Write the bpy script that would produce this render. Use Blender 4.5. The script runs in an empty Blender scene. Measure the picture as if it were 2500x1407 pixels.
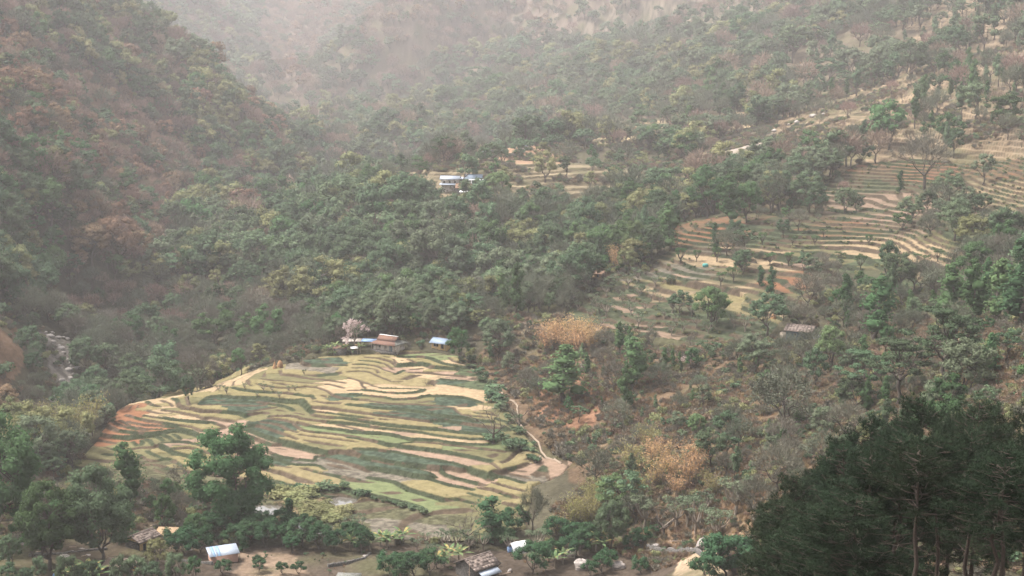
import bpy, math, random, heapq, time
import numpy as np
T0=time.time()
HAZE=0.000145
rng=np.random.default_rng(7); random.seed(7)
sc=bpy.context.scene
# ------------------------------------------------------------ camera
F=2500*50.0/36.0; PITCH=math.radians(10); CH=150.0
cam_d=bpy.data.cameras.new('camera'); cam=bpy.data.objects.new('camera',cam_d)
sc.collection.objects.link(cam); sc.camera=cam
cam_d.lens=50; cam_d.sensor_width=36; cam_d.clip_start=0.5; cam_d.clip_end=12000
cam.location=(0,0,CH); cam.rotation_euler=(math.radians(90)-PITCH,0,0)
# ------------------------------------------------------------ sky, sun, exposure
SUN_EL=math.radians(60); SUN_ROT=math.radians(285)
w=bpy.data.worlds.new('World'); sc.world=w; w.use_nodes=True
nt=w.node_tree; bg=nt.nodes['Background']
sky=nt.nodes.new('ShaderNodeTexSky'); sky.sky_type='NISHITA'; sky.sun_disc=False
sky.sun_elevation=SUN_EL; sky.sun_rotation=SUN_ROT; sky.air_density=1.0; sky.dust_density=4.0; sky.ozone_density=1.0
hs=nt.nodes.new('ShaderNodeHueSaturation'); hs.inputs['Saturation'].default_value=0.25
nt.links.new(sky.outputs[0],hs.inputs['Color']); nt.links.new(hs.outputs[0],bg.inputs[0])
bg.inputs[1].default_value=0.14
sd=bpy.data.lights.new('sun','SUN'); so=bpy.data.objects.new('sun',sd); sc.collection.objects.link(so)
sd.energy=2.8; sd.angle=math.radians(10); sd.color=(1.0,0.965,0.92)
_dx,_dy=math.sin(SUN_ROT),math.cos(SUN_ROT)
from mathutils import Vector, Matrix
so.rotation_euler=Vector((_dx*math.cos(SUN_EL),_dy*math.cos(SUN_EL),math.sin(SUN_EL))).to_track_quat('Z','Y').to_euler()
so.location=(0,0,400)
sc.view_settings.view_transform='Standard'; sc.view_settings.look='None'
sc.view_settings.gamma=1; sc.view_settings.exposure=1.5
sc.render.engine='CYCLES'
sc.cycles.volume_bounces=1; sc.cycles.max_bounces=5; sc.cycles.use_denoising=True; sc.cycles.diffuse_bounces=2
sc.cycles.transparent_max_bounces=4; sc.cycles.glossy_bounces=1; sc.cycles.transmission_bounces=1

# ------------------------------------------------------------ pixel <-> world (photo is 2500x1407)
CP,SP=math.cos(PITCH),math.sin(PITCH)
def proj(x,y,z):
    d=y*CP-(z-CH)*SP; d=np.maximum(d,1e-3)
    up=y*SP+(z-CH)*CP
    return 1250+F*x/d, 703.5-F*up/d
def ray(u,v):
    a=(u-1250)/F; b=(v-703.5)/F
    return a, CP-b*SP, -(SP+b*CP)
def pt(u,v,Y):
    a,fy,fz=ray(u,v); t=Y/fy
    return (a*t,Y,CH+fz*t)
# ------------------------------------------------------------ terrain control points  (u, v, distance)
CTRL=[
# front hamlet and field
(0,1407,262),(300,1407,268),(600,1400,272),(900,1400,274),(1200,1400,276),(1450,1400,276),(1700,1380,270),
(100,1250,312),(400,1255,314),(700,1285,306),(1000,1300,304),(1300,1300,304),(1500,1300,298),(1700,1290,290),
(60,1130,362),(300,1150,350),(600,1165,342),(830,1215,325),(1100,1250,318),(1280,1230,322),
(210,1085,368),(400,1060,372),(600,1040,376),(800,1070,364),(1000,1100,354),(1200,1120,348),(1370,1140,346),
(330,985,402),(480,960,406),(640,960,400),(800,970,392),(1000,970,392),(1170,980,390),
(560,930,418),(680,895,428),(820,870,436),(1000,865,436),(1130,880,432),(1100,905,424),(900,900,424),
(950,850,442),(820,852,442),(1080,838,446),
# gully round the field
(60,1085,408),(130,1010,440),(150,950,470),(130,830,548),(110,810,560),(250,820,545),
(330,900,500),(450,850,520),(600,800,530),(760,780,535),(900,760,540),(1050,740,545),(1180,740,540),
# left red bank
(0,780,470),(40,860,445),(0,930,430),(0,1000,410),
# left slope
(0,700,515),(0,600,545),(0,500,580),(0,400,615),(0,200,700),(0,0,800),
(200,740,600),(200,600,615),(200,450,670),(200,300,735),(200,120,820),(200,0,880),
(340,60,900),(340,200,850),(340,350,790),(350,500,740),(400,640,680),
(540,220,890),(520,350,840),(500,480,780),(640,330,860),(740,430,845),(640,420,840),
# valley line behind
(560,520,790),(720,470,880),
# centre forest
(700,600,680),(600,680,620),(850,650,625),(900,560,680),(850,480,745),(1000,640,600),(1050,560,630),(1200,650,570),(1200,560,620),
(1300,720,520),(1250,700,540),
(1000,450,690),(1130,465,675),(1200,450,680),(1150,400,735),(1200,375,760),(1290,355,770),(1330,460,690),
(1450,500,640),(1400,600,590),(1550,560,590),(1550,450,690),(1600,380,730),(1480,330,830),(1700,300,830),(1400,400,760),
# far middle slopes
(1000,360,985),(900,400,960),(1000,280,1130),(1200,280,1080),(1250,220,1180),(1000,180,1310),(1200,120,1360),(1100,0,1380),(1400,160,1230),(1500,0,1300),(1600,100,1250),
(1300,0,1360),(1750,0,1200),(1750,200,930),(1000,60,1330),(880,150,1420),
# far mountain, left of the side valley
(700,0,1720),(500,0,1500),(620,150,1480),(560,80,1540),(700,250,1420),(740,350,1210),(800,160,1520),(930,0,1700),(840,70,1560),(770,180,1500),
# right terraces
(1400,700,500),(1460,680,505),(1600,760,450),(1500,760,460),(1400,790,450),(1750,820,420),(1900,760,430),(1750,720,462),(1750,650,492),
(1650,560,545),(1750,600,520),(1700,540,560),(1950,600,510),(2000,690,455),(2200,690,440),(2200,600,495),(2350,640,455),(2000,540,540),
(2150,500,560),(2250,450,590),(2450,500,510),(2450,430,545),(2350,560,485),(2480,600,450),
(1850,480,620),(1800,420,680),(2050,420,620),(2200,380,640),(2100,280,730),(2250,250,740),(2450,330,620),(2480,250,680),(1900,320,750),
(1950,200,860),(2200,120,860),(2450,120,790),(2450,0,880),(2200,0,960),(2000,60,1000),(1950,0,1080),
# right middle and brown slope
(1950,840,398),(1880,850,396),(2100,880,355),(2250,900,325),(2300,830,345),(2450,790,335),(2480,850,290),(2400,930,285),(2300,1000,280),
(1300,790,455),(1200,830,442),(1400,820,440),(1380,900,415),(1300,900,418),(1500,880,405),(1260,950,405),(1290,1040,372),(1320,1110,354),
(1600,900,390),(1700,950,365),(1500,1000,372),(1600,1100,335),(1450,1120,342),(1800,900,380),(1900,1000,335),(2050,1000,320),(1750,1080,322),(1900,1130,290),
(1500,1200,318),(1650,1200,305),(1800,1230,280),(2100,1100,270),(2000,1230,250),(2300,1120,240),(2480,1000,235),
]
WPTS=[ # world x, y, z - CH : the camera's own hillside, ground out of view, ridge backs
(0,0,-7),(-120,0,-16),(120,0,-12),(45,0,-9),(-45,0,-10),(0,-40,-6),(60,-40,-6),(-60,-40,-8),(-60,60,-32),(0,60,-30),(40,60,-24),(70,70,-22),(0,110,-55),(40,110,-47),(60,110,-42),(-60,110,-57),
(0,160,-78),(60,160,-66),(-60,160,-80),(-120,160,-82),(100,160,-56),(0,210,-94),(-80,215,-97),(80,200,-80),(140,200,-62),(120,110,-30),(200,100,-20),(-200,100,-60),
(0,-150,0),(-200,-100,-5),(200,-100,5),(-200,210,-98),(-250,300,-104),(-260,380,-104),(-240,470,-90),(-300,520,-60),(-330,700,0),(-400,900,60),
(230,260,-42),(260,400,-30),(300,560,-20),(330,760,10),(380,900,40),(250,190,-30),(520,1100,110),(600,1600,200),(200,1500,130),(-100,2000,140),(-500,1800,120),
(-330,1080,10),(-260,1030,-40),(-190,1000,-70),(-420,1250,70),(-500,1500,130),(300,1250,80),(100,1700,150),(-700,1500,160),(700,1200,160),(-600,1000,90),(600,800,60),(-500,700,60)]
FY0,FK=700.,2.1
def far_y(y): return np.where(y>FY0,FY0+(y-FY0)*FK,y)       # distances beyond the hamlet are stretched
def near_y(y): return np.where(y>FY0,FY0+(y-FY0)/FK,y)
_c=np.array([pt(*c) for c in CTRL]+[(a,b,c+CH) for a,b,c in WPTS])
_k=far_y(_c[:,1])/np.where(_c[:,1]==0,1,_c[:,1]); _k[_c[:,1]<=FY0]=1
_c=np.column_stack([_c[:,0]*_k,_c[:,1]*_k,CH+(_c[:,2]-CH)*_k])
_S=400.0
def _phi(r2): return 0.5*r2*np.log(r2+1e-12)
def _fit(P,z,lam):
    X=P/_S; n=len(X)
    r2=((X[:,None]-X[None])**2).sum(-1)
    A=np.zeros((n+3,n+3)); A[:n,:n]=_phi(r2)+lam*np.eye(n)
    A[:n,n]=1; A[:n,n+1:]=X; A[n,:n]=1; A[n+1:,:n]=X.T
    return X,np.linalg.solve(A,np.concatenate([z,np.zeros(3)]))
_X,_W=_fit(_c[:,:2],_c[:,2],2e-4)
def rbf(x,y):
    out=np.empty(x.size); xf=x.ravel()/_S; yf=y.ravel()/_S; n=len(_X)
    for i in range(0,x.size,40000):
        a=xf[i:i+40000]; b=yf[i:i+40000]
        r2=(a[:,None]-_X[None,:,0])**2+(b[:,None]-_X[None,:,1])**2
        out[i:i+40000]=_phi(r2)@_W[:n]+_W[n]+_W[n+1]*a+_W[n+2]*b
    return out.reshape(x.shape)
# value noise -----------------------------------------------------------
_tab=rng.random((256,256))
def vnoise(x,y):
    xi=np.floor(x).astype(int); yi=np.floor(y).astype(int); fx=x-xi; fy=y-yi
    fx=fx*fx*(3-2*fx); fy=fy*fy*(3-2*fy)
    g=lambda a,b:_tab[a%256,b%256]
    return (g(xi,yi)*(1-fx)+g(xi+1,yi)*fx)*(1-fy)+(g(xi,yi+1)*(1-fx)+g(xi+1,yi+1)*fx)*fy
def fbm(x,y,s,oc=4):
    r=0;a=1;t=0
    for i in range(oc):
        r=r+a*(vnoise(x/s+17.3*i,y/s+5.7*i)-.5); t+=a; a*=.5; s*=.5
    return r/t*2
def pip(poly,u,v):
    ins=np.zeros(u.shape,bool); n=len(poly)
    for i in range(n):
        x1,y1=poly[i]; x2,y2=poly[(i+1)%n]
        if y1==y2: continue
        c=((y1>v)!=(y2>v))&(u<(x2-x1)*(v-y1)/(y2-y1)+x1); ins^=c
    return ins
# base height raster ------------------------------------------------------
RX0,RX1,RY0,RY1,RD=-1900.,1900.,-160.,4300.,6.0
_gx=np.arange(RX0,RX1+1,RD); _gy=np.arange(RY0,RY1+1,RD)
GX,GY=np.meshgrid(_gx,_gy)
BASE=rbf(GX,GY)
FIELD=[(190,1092),(230,1045),(300,985),(400,965),(480,955),(560,925),(640,898),(680,885),(780,868),(830,862),(950,856),(1060,858),(1130,872),(1165,905),(1215,960),(1250,1020),(1290,1080),(1330,1125),(1400,1128),(1370,1160),(1300,1190),(1285,1290),(1100,1345),(940,1320),(880,1290),(780,1310),(640,1300),(560,1230),(400,1175),(250,1190),(60,1185),(60,1130)]
RTERR=[(1370,790),(1400,735),(1470,690),(1560,670),(1640,600),(1650,545),(1750,520),(1900,520),(2090,400),(2250,385),(2370,400),(2520,380),(2520,560),(2400,600),(2330,660),(2240,700),(2100,700),(1960,740),(1900,790),(1860,830),(1700,832),(1560,815),(1450,810)]
_u,_v=proj(GX,GY,BASE)
_fm=(pip(FIELD,_u,_v)&(GY>250)&(GY<470))|(pip(RTERR,_u,_v)&(GY>400)&(GY<650))
def blur(a,n):
    a=a.astype(float)
    for _ in range(n):
        p=np.pad(a,1,mode='edge'); a=(p[:-2,1:-1]+p[2:,1:-1]+p[1:-1,:-2]+p[1:-1,2:]+p[1:-1,1:-1]*2)/6
    return a
_soft=1-blur(_fm,14)
BASE=BASE+_soft*np.clip((GY-120)/300,0,1)*(fbm(GX,GY,90,4)*(3+np.clip((GY-500)/80,0,12)) )
def look(R,x0,y0,d,x,y):
    fx=np.clip((x-x0)/d,0,R.shape[1]-1.001); fy=np.clip((y-y0)/d,0,R.shape[0]-1.001)
    i=fx.astype(int); j=fy.astype(int); a=fx-i; b=fy-j
    return (R[j,i]*(1-a)+R[j,i+1]*a)*(1-b)+(R[j+1,i]*(1-a)+R[j+1,i+1]*a)*b
def base_z(x,y): return look(BASE,RX0,RY0,RD,np.asarray(x,float),np.asarray(y,float))
PATCH=[]   # (x0,y0,d,Z,mask)
def ground_z(x,y):
    x=np.asarray(x,float); y=np.asarray(y,float)
    z=base_z(x,y)
    for x0,y0,d,Z,M in PATCH:
        inb=(x>x0)&(x<x0+d*(Z.shape[1]-2))&(y>y0)&(y<y0+d*(Z.shape[0]-2))
        m=(look(M,x0,y0,d,x,y)>.5)&inb
        z=np.where(m,look(Z,x0,y0,d,x,y),z)
    return z
_YS=np.concatenate([np.arange(40,700,1.5),np.arange(700,4280,6)])
def hit(u,v,ymin=0,fn=None):
    a,fy,fz=ray(u,v); ys=_YS[_YS>ymin]; t=ys/fy
    zz=CH+fz*t; g=(fn or ground_z)(a*t,ys); k=np.nonzero(zz<g)[0]
    if len(k)==0: k=len(ys)-1; return (a*t[k],ys[k],float(g[k]))
    k=k[0]
    if k==0: return (a*t[0],ys[0],float(g[0]))
    d0=zz[k-1]-g[k-1]; d1=g[k]-zz[k]; s=d0/(d0+d1+1e-9); Y=ys[k-1]+(ys[k]-ys[k-1])*s
    x=a*Y/fy
    return (float(x),float(Y),float((fn or ground_z)(np.array(x),np.array(Y))))
# ------------------------------------------------------------ helpers: meshes, materials
def mesh_np(name,V,Fc,mats=(),smooth=False,midx=None,col=None):
    """V (n,3); Fc list of (k, arr(m,k)) or a single array"""
    me=bpy.data.meshes.new(name)
    if not isinstance(Fc,list): Fc=[Fc]
    Fc=[f for f in Fc if len(f)]
    V=np.asarray(V,np.float32); me.vertices.add(len(V)); me.vertices.foreach_set('co',V.ravel())
    loops=np.concatenate([f.ravel() for f in Fc]).astype(np.int32)
    tot=np.concatenate([np.full(len(f),f.shape[1],np.int32) for f in Fc])
    st=np.concatenate([[0],np.cumsum(tot)[:-1]]).astype(np.int32)
    me.loops.add(len(loops)); me.loops.foreach_set('vertex_index',loops)
    me.polygons.add(len(tot)); me.polygons.foreach_set('loop_start',st); me.polygons.foreach_set('loop_total',tot)
    if midx is not None: me.polygons.foreach_set('material_index',np.asarray(midx,np.int32))
    for m in mats: me.materials.append(m)
    me.update(calc_edges=True)
    if smooth: me.polygons.foreach_set('use_smooth',np.ones(len(tot),bool))
    if col is not None:
        at=me.color_attributes.new('cover','FLOAT_COLOR','POINT')
        c=np.ones((len(V),4),np.float32); c[:,:3]=col; at.data.foreach_set('color',c.ravel())
    return me
def link(name,me,parent=None,loc=None,rotz=0):
    o=bpy.data.objects.new(name,me); sc.collection.objects.link(o)
    if parent: o.parent=parent
    if loc is not None: o.location=loc
    if rotz: o.rotation_euler=(0,0,rotz)
    return o
def tag(o,label=None,cat=None,group=None,kind=None):
    if label: o['label']=label
    if cat: o['category']=cat
    if group: o['group']=group
    if kind: o['kind']=kind
    return o
def thing(name,label,cat,loc,rotz=0,group=None):
    o=bpy.data.objects.new(name,None); sc.collection.objects.link(o); o.empty_display_size=.5
    o.location=loc; o.rotation_euler=(0,0,rotz); return tag(o,label,cat,group)
def mat(name,col,rough=.85,var=.0,scale=3.0,bump=0,bscale=20,col2=None,thr=None,rnd=0,transl=0,attr=False,spec=.2,vecs=None,objc=True):
    m=bpy.data.materials.new(name); m.use_nodes=True; n=m.node_tree; N=n.nodes; Lk=n.links
    p=N['Principled BSDF']; p.inputs['Roughness'].default_value=rough
    if 'Specular IOR Level' in p.inputs: p.inputs['Specular IOR Level'].default_value=spec
    tc=N.new('ShaderNodeTexCoord'); vec=tc.outputs['Object' if objc else 'Generated']
    if vecs:
        mp=N.new('ShaderNodeMapping'); mp.inputs['Scale'].default_value=vecs; Lk.new(vec,mp.inputs[0]); vec=mp.outputs[0]
    if attr:
        a=N.new('ShaderNodeAttribute'); a.attribute_name='cover'; csock=a.outputs['Color']
    else:
        a=N.new('ShaderNodeRGB'); a.outputs[0].default_value=(*col,1); csock=a.outputs[0]
    if col2 is not None:
        nz=N.new('ShaderNodeTexNoise'); nz.inputs['Scale'].default_value=scale; nz.inputs['Detail'].default_value=4
        Lk.new(vec,nz.inputs['Vector']); rp=N.new('ShaderNodeValToRGB')
        lo,hi=thr or (.4,.6); rp.color_ramp.elements[0].position=lo; rp.color_ramp.elements[1].position=hi
        Lk.new(nz.outputs[0],rp.inputs[0]); mx=N.new('ShaderNodeMix'); mx.data_type='RGBA'
        Lk.new(rp.outputs[0],mx.inputs[0]); Lk.new(csock,mx.inputs[6]); mx.inputs[7].default_value=(*col2,1); csock=mx.outputs[2]
    if var or rnd:
        h=N.new('ShaderNodeHueSaturation'); Lk.new(csock,h.inputs['Color']); csock=h.outputs[0]
        val=None
        if var:
            nz=N.new('ShaderNodeTexNoise'); nz.inputs['Scale'].default_value=scale*2.3; nz.inputs['Detail'].default_value=5; nz.inputs['Roughness'].default_value=.7
            Lk.new(vec,nz.inputs['Vector']); mr=N.new('ShaderNodeMapRange'); mr.inputs[1].default_value=.3; mr.inputs[2].default_value=.7
            mr.inputs[3].default_value=1-var; mr.inputs[4].default_value=1+var; Lk.new(nz.outputs[0],mr.inputs[0]); val=mr.outputs[0]
        if rnd:
            oi=N.new('ShaderNodeObjectInfo'); m2=N.new('ShaderNodeMapRange'); m2.inputs[3].default_value=1-rnd; m2.inputs[4].default_value=1+rnd
            Lk.new(oi.outputs['Random'],m2.inputs[0])
            m4=N.new('ShaderNodeMath'); m4.operation='MULTIPLY'; m4.inputs[1].default_value=7.31; Lk.new(oi.outputs['Random'],m4.inputs[0])
            m5=N.new('ShaderNodeMath'); m5.operation='FRACT'; Lk.new(m4.outputs[0],m5.inputs[0])
            m3=N.new('ShaderNodeMapRange'); m3.inputs[3].default_value=.5-rnd*.09; m3.inputs[4].default_value=.5+rnd*.07
            Lk.new(m5.outputs[0],m3.inputs[0]); Lk.new(m3.outputs[0],h.inputs['Hue'])
            if val is not None:
                mm=N.new('ShaderNodeMath'); mm.operation='MULTIPLY'; Lk.new(val,mm.inputs[0]); Lk.new(m2.outputs[0],mm.inputs[1]); val=mm.outputs[0]
            else: val=m2.outputs[0]
        Lk.new(val,h.inputs['Value'])
    Lk.new(csock,p.inputs['Base Color'])
    if bump:
        nb=N.new('ShaderNodeTexNoise'); nb.inputs['Scale'].default_value=bscale; nb.inputs['Detail'].default_value=4; Lk.new(vec,nb.inputs['Vector'])
        bp=N.new('ShaderNodeBump'); bp.inputs['Strength'].default_value=1; bp.inputs['Distance'].default_value=bump
        Lk.new(nb.outputs[0],bp.inputs['Height']); Lk.new(bp.outputs[0],p.inputs['Normal'])
    if transl:
        out=N['Material Output']; d=N.new('ShaderNodeBsdfDiffuse'); t=N.new('ShaderNodeBsdfTranslucent'); x=N.new('ShaderNodeMixShader')
        x.inputs[0].default_value=transl; Lk.new(csock,d.inputs[0]); Lk.new(csock,t.inputs[0]); Lk.new(d.outputs[0],x.inputs[1]); Lk.new(t.outputs[0],x.inputs[2])
        Lk.new(x.outputs[0],out.inputs[0]); N.remove(p)
    return m
# ------------------------------------------------------------ terraced fields: bunds traced as ground lines
# each entry: frame, half-width class, points.  frames: A (400,850) B (850,850) C (900,1050) D (180,900) at 4.69 px per px; E (560,1150) at 6.25
FR={'A':(400,850,4.69),'B':(850,850,4.69),'C':(900,1050,4.69),'D':(180,900,4.69),'E':(560,1150,6.25),'F':(1600,500,5.025),'G':(2000,380,4.396),'H':(1380,680,4.63)}
LN='''A1 1330,250 1345,300 1500,315 1650,345 1900,370 2080,400
A1 1090,350 1250,370 1450,385 1700,405 1900,410 2060,455
A1 1060,410 1150,440 1330,465 1500,460 1640,435 1780,450 1880,490 1940,540 2050,570 2345,590
A2 780,455 870,480 1000,500 1200,518 1400,520 1530,535 1640,550 1690,545 1720,590
A3 450,600 520,560 620,550 760,565 950,575 1150,575 1320,600 1480,605 1570,595 1610,640
A2 680,630 850,610 1100,615 1300,630 1400,650 1490,700
A1 420,665 650,655 830,655 1050,655 1150,640
A2 220,690 330,705 430,740 560,735 750,745 870,765 940,800
A2 0,695 130,715 250,750 390,780
A1 390,790 450,805 550,800
A3 0,795 120,820 300,840 410,845 500,850
A3 0,865 100,880 200,920 330,960 420,1020 500,1060 600,1110 700,1135
A1 180,880 300,900 420,950 510,960
A1 430,810 560,840 640,880 700,910
A1 560,800 700,830 820,850
A1 960,740 1050,720 1150,690 1290,655
A1 930,800 1000,760 1120,730 1200,740
A2 1210,780 1330,780 1450,775 1530,790 1580,815 1700,830 1900,855 2100,865 2345,885
A3 1580,590 1620,650 1660,700 1720,740
A1 1700,690 1900,695 2100,730 2345,760
A2 1720,735 1900,750 2050,775 2345,810
A2 1690,760 1750,785 1850,800 2050,805 2200,820 2345,848
A2 1530,855 1640,890 1780,915 1900,925 2050,940 2200,965 2345,970
A1 1990,870 2150,910 2280,945
A1 1570,945 1700,970 1900,980 2100,1000 2250,1025 2345,1050
A1 1190,800 1380,820 1480,850 1500,880 1570,940
A1 1090,860 1220,865 1330,885 1370,915 1420,945 1530,975
A1 960,900 1100,900 1250,950 1400,1010 1530,1070
A3 950,930 1050,980 1160,1030 1300,1080 1450,1110 1560,1140 1700,1180 1880,1220
A2 1880,1220 1930,1195 2000,1190 2170,1200 2250,1230 2345,1280
A2 760,945 900,970 1020,1025 1120,1070 1210,1110 1350,1100
A1 750,900 940,920
A1 970,850 950,930
A2 1150,1170 1230,1220 1350,1265 1500,1285 1700,1300
A2 1000,1180 1130,1240 1300,1290 1440,1340 1550,1345 1700,1340 1780,1350 1850,1400
A1 1010,1280 1150,1330 1300,1360 1450,1380
A2 1730,1290 1740,1240 1890,1215
A1 1860,1250 2000,1290 2150,1330 2345,1400
A1 570,970 620,930 680,910
D2 820,345 830,375 900,400 980,415
D1 1010,440 1010,460 1032,460
D1 850,465 950,490 1110,505
D2 800,535 880,550 1000,565 1040,568
D2 600,550 750,580 850,605 1000,625 1100,640 1200,650
D2 620,620 800,650 1000,660 1130,670
D2 540,620 650,680 820,700 1000,700
D2 430,640 560,680 700,705 830,715
D2 350,680 500,720 700,742 850,745
D2 260,760 400,770 600,775
D1 200,800 350,810 480,830
D3 620,775 750,757 850,747 1000,735 1120,700 1200,690 1300,720 1380,740 1450,780 1530,830
D2 680,810 700,835 715,865
D2 770,790 785,820 775,860
D2 820,780 870,800 905,870
D2 920,750 980,770 1025,820
D2 1020,740 1090,775 1135,830
D2 1140,735 1190,770 1215,810
D1 650,915 750,890 900,880 1000,870
D1 1000,840 1290,835
D3 990,870 1060,930 1150,980 1280,1010 1350,1030 1400,1070 1440,1110
D2 840,930 860,960 950,1010 1020,1045 1100,1050 1200,1110 1250,1150
D1 840,930 900,900 990,870
D2 740,990 820,1050 900,1080 960,1070 1040,1045
D2 730,1105 850,1120 930,1115 1000,1130 1100,1180 1240,1175
D2 1240,1145 1330,1130 1430,1125
D1 1160,935 1330,920 1450,955 1570,1000
D2 1290,840 1400,880 1500,905
D2 -400,1150 -200,1160 0,1155 100,1165 200,1160
D1 -350,1000 -150,1030 0,1000
B3 580,90 700,100 850,100 950,130 1020,180 1100,220 1250,250 1400,245
B3 560,215 700,200 850,190 920,215 960,245 1100,260 1300,270
B2 690,130 740,170 780,195
B1 660,285 800,290 950,300 1100,325 1200,330 1350,350
B1 1150,120 1200,180 1300,210 1400,230
B1 200,90 350,110 480,160 550,215
B1 130,140 300,150 430,190 520,260
B1 60,190 200,190 340,220 430,270 520,300
B1 50,235 200,235 330,260 350,300
B1 0,280 120,270 260,290 330,330 450,380 500,400 620,400
B1 420,90 520,130 550,190
B1 0,345 90,365 150,390 200,400 300,440 400,460
B1 150,390 160,430 200,460
B2 540,320 590,290 640,270
B3 380,462 550,467 700,475 840,482
B3 170,480 280,490 420,510 560,520 720,520 830,505 870,480
B1 0,480 170,482
B2 0,535 200,540 400,560 520,585 650,585 780,570 860,550
B3 860,550 950,545 1100,550 1300,565 1420,590 1520,625
B1 0,580 200,600 400,625 550,640 750,635 900,650 1100,665 1200,680 1250,740 1300,780 1450,805 1600,820
B3 0,650 150,665 300,690 500,700 700,715 850,740 1000,780 1150,800 1300,820 1500,850 1650,870
B1 0,730 200,750 350,775 600,800 800,830 950,850
B2 950,840 1100,825 1300,865 1500,900 1640,930 1800,960
B2 0,780 150,800 280,815
B3 0,820 200,850 400,885 600,905 800,920 950,930 1100,940 1250,970 1400,985 1550,1000 1700,1020
B2 0,868 200,887 400,920 650,940 850,965 1000,1000 1200,1025 1400,1050 1600,1055
B1 0,900 100,930 180,955
B3 0,960 150,965 350,970 500,985 600,1020 720,1050 850,1050 1000,1060 1200,1090 1400,1110 1580,1120
B1 600,1100 750,1075 950,1080 1100,1100 1300,1120 1500,1150 1650,1180 1800,1215
B2 0,1015 150,1035 300,1065 380,1100 480,1130
B3 360,1080 430,1110 600,1120
B3 590,1130 750,1145 950,1165 1100,1190 1300,1220 1450,1260 1560,1295 1640,1320
B2 80,1170 250,1165 420,1180 520,1180 650,1210 800,1245 1000,1280 1200,1320 1330,1370 1390,1400
B2 0,1200 100,1220 200,1270 350,1300 500,1330 700,1345 900,1360 1050,1370
B1 1440,735 1620,745 1700,800
B1 1450,760 1650,785
B2 1700,900 1850,960
B2 1700,830 1800,870 1900,950
B3 1060,370 1200,385 1370,400
C3 0,325 100,340 200,370 400,410 550,440 700,480 760,530
C2 440,400 650,420 830,440 860,470
C3 0,430 150,450 350,480 500,520 700,545 800,590 950,640 1100,675 1190,700
C3 0,540 150,560 300,590 370,640 450,690 600,740 750,790 850,830
C3 830,435 850,475 900,510 1000,550 1150,590 1330,650
C1 840,430 950,430 1050,465 1130,450
C3 1140,450 1200,490 1300,530 1380,575
C3 1380,575 1430,530 1550,545 1650,580 1770,630
C1 1430,520 1550,500 1680,470 1830,420
C1 1400,390 1450,440 1500,490
C2 1420,620 1550,665 1650,700 1780,735
C2 1260,680 1400,700 1550,760 1700,810
C2 1150,750 1280,780
C2 1550,870 1700,910
C1 850,830 950,820 1050,815 1150,850 1260,880
C3 0,750 150,780 300,820 450,860 550,890 630,940
C1 1600,500 1700,530 1830,565
C1 1700,480 1800,500
C2 1840,260 1980,310 2060,330
E3 650,165 850,220 1000,250 1250,280 1400,260 1600,290 1750,280 1900,320 2100,390 2300,420 2500,480
E1 1600,540 1900,490 2140,435 2500,505
D2 1130,330 1180,350 1200,410 1260,450
D1 1250,265 1290,330 1310,400 1330,440
D1 900,340 1000,350 1100,370 1130,400
E2 1040,720 1300,780 1500,820 1600,830'''
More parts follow.
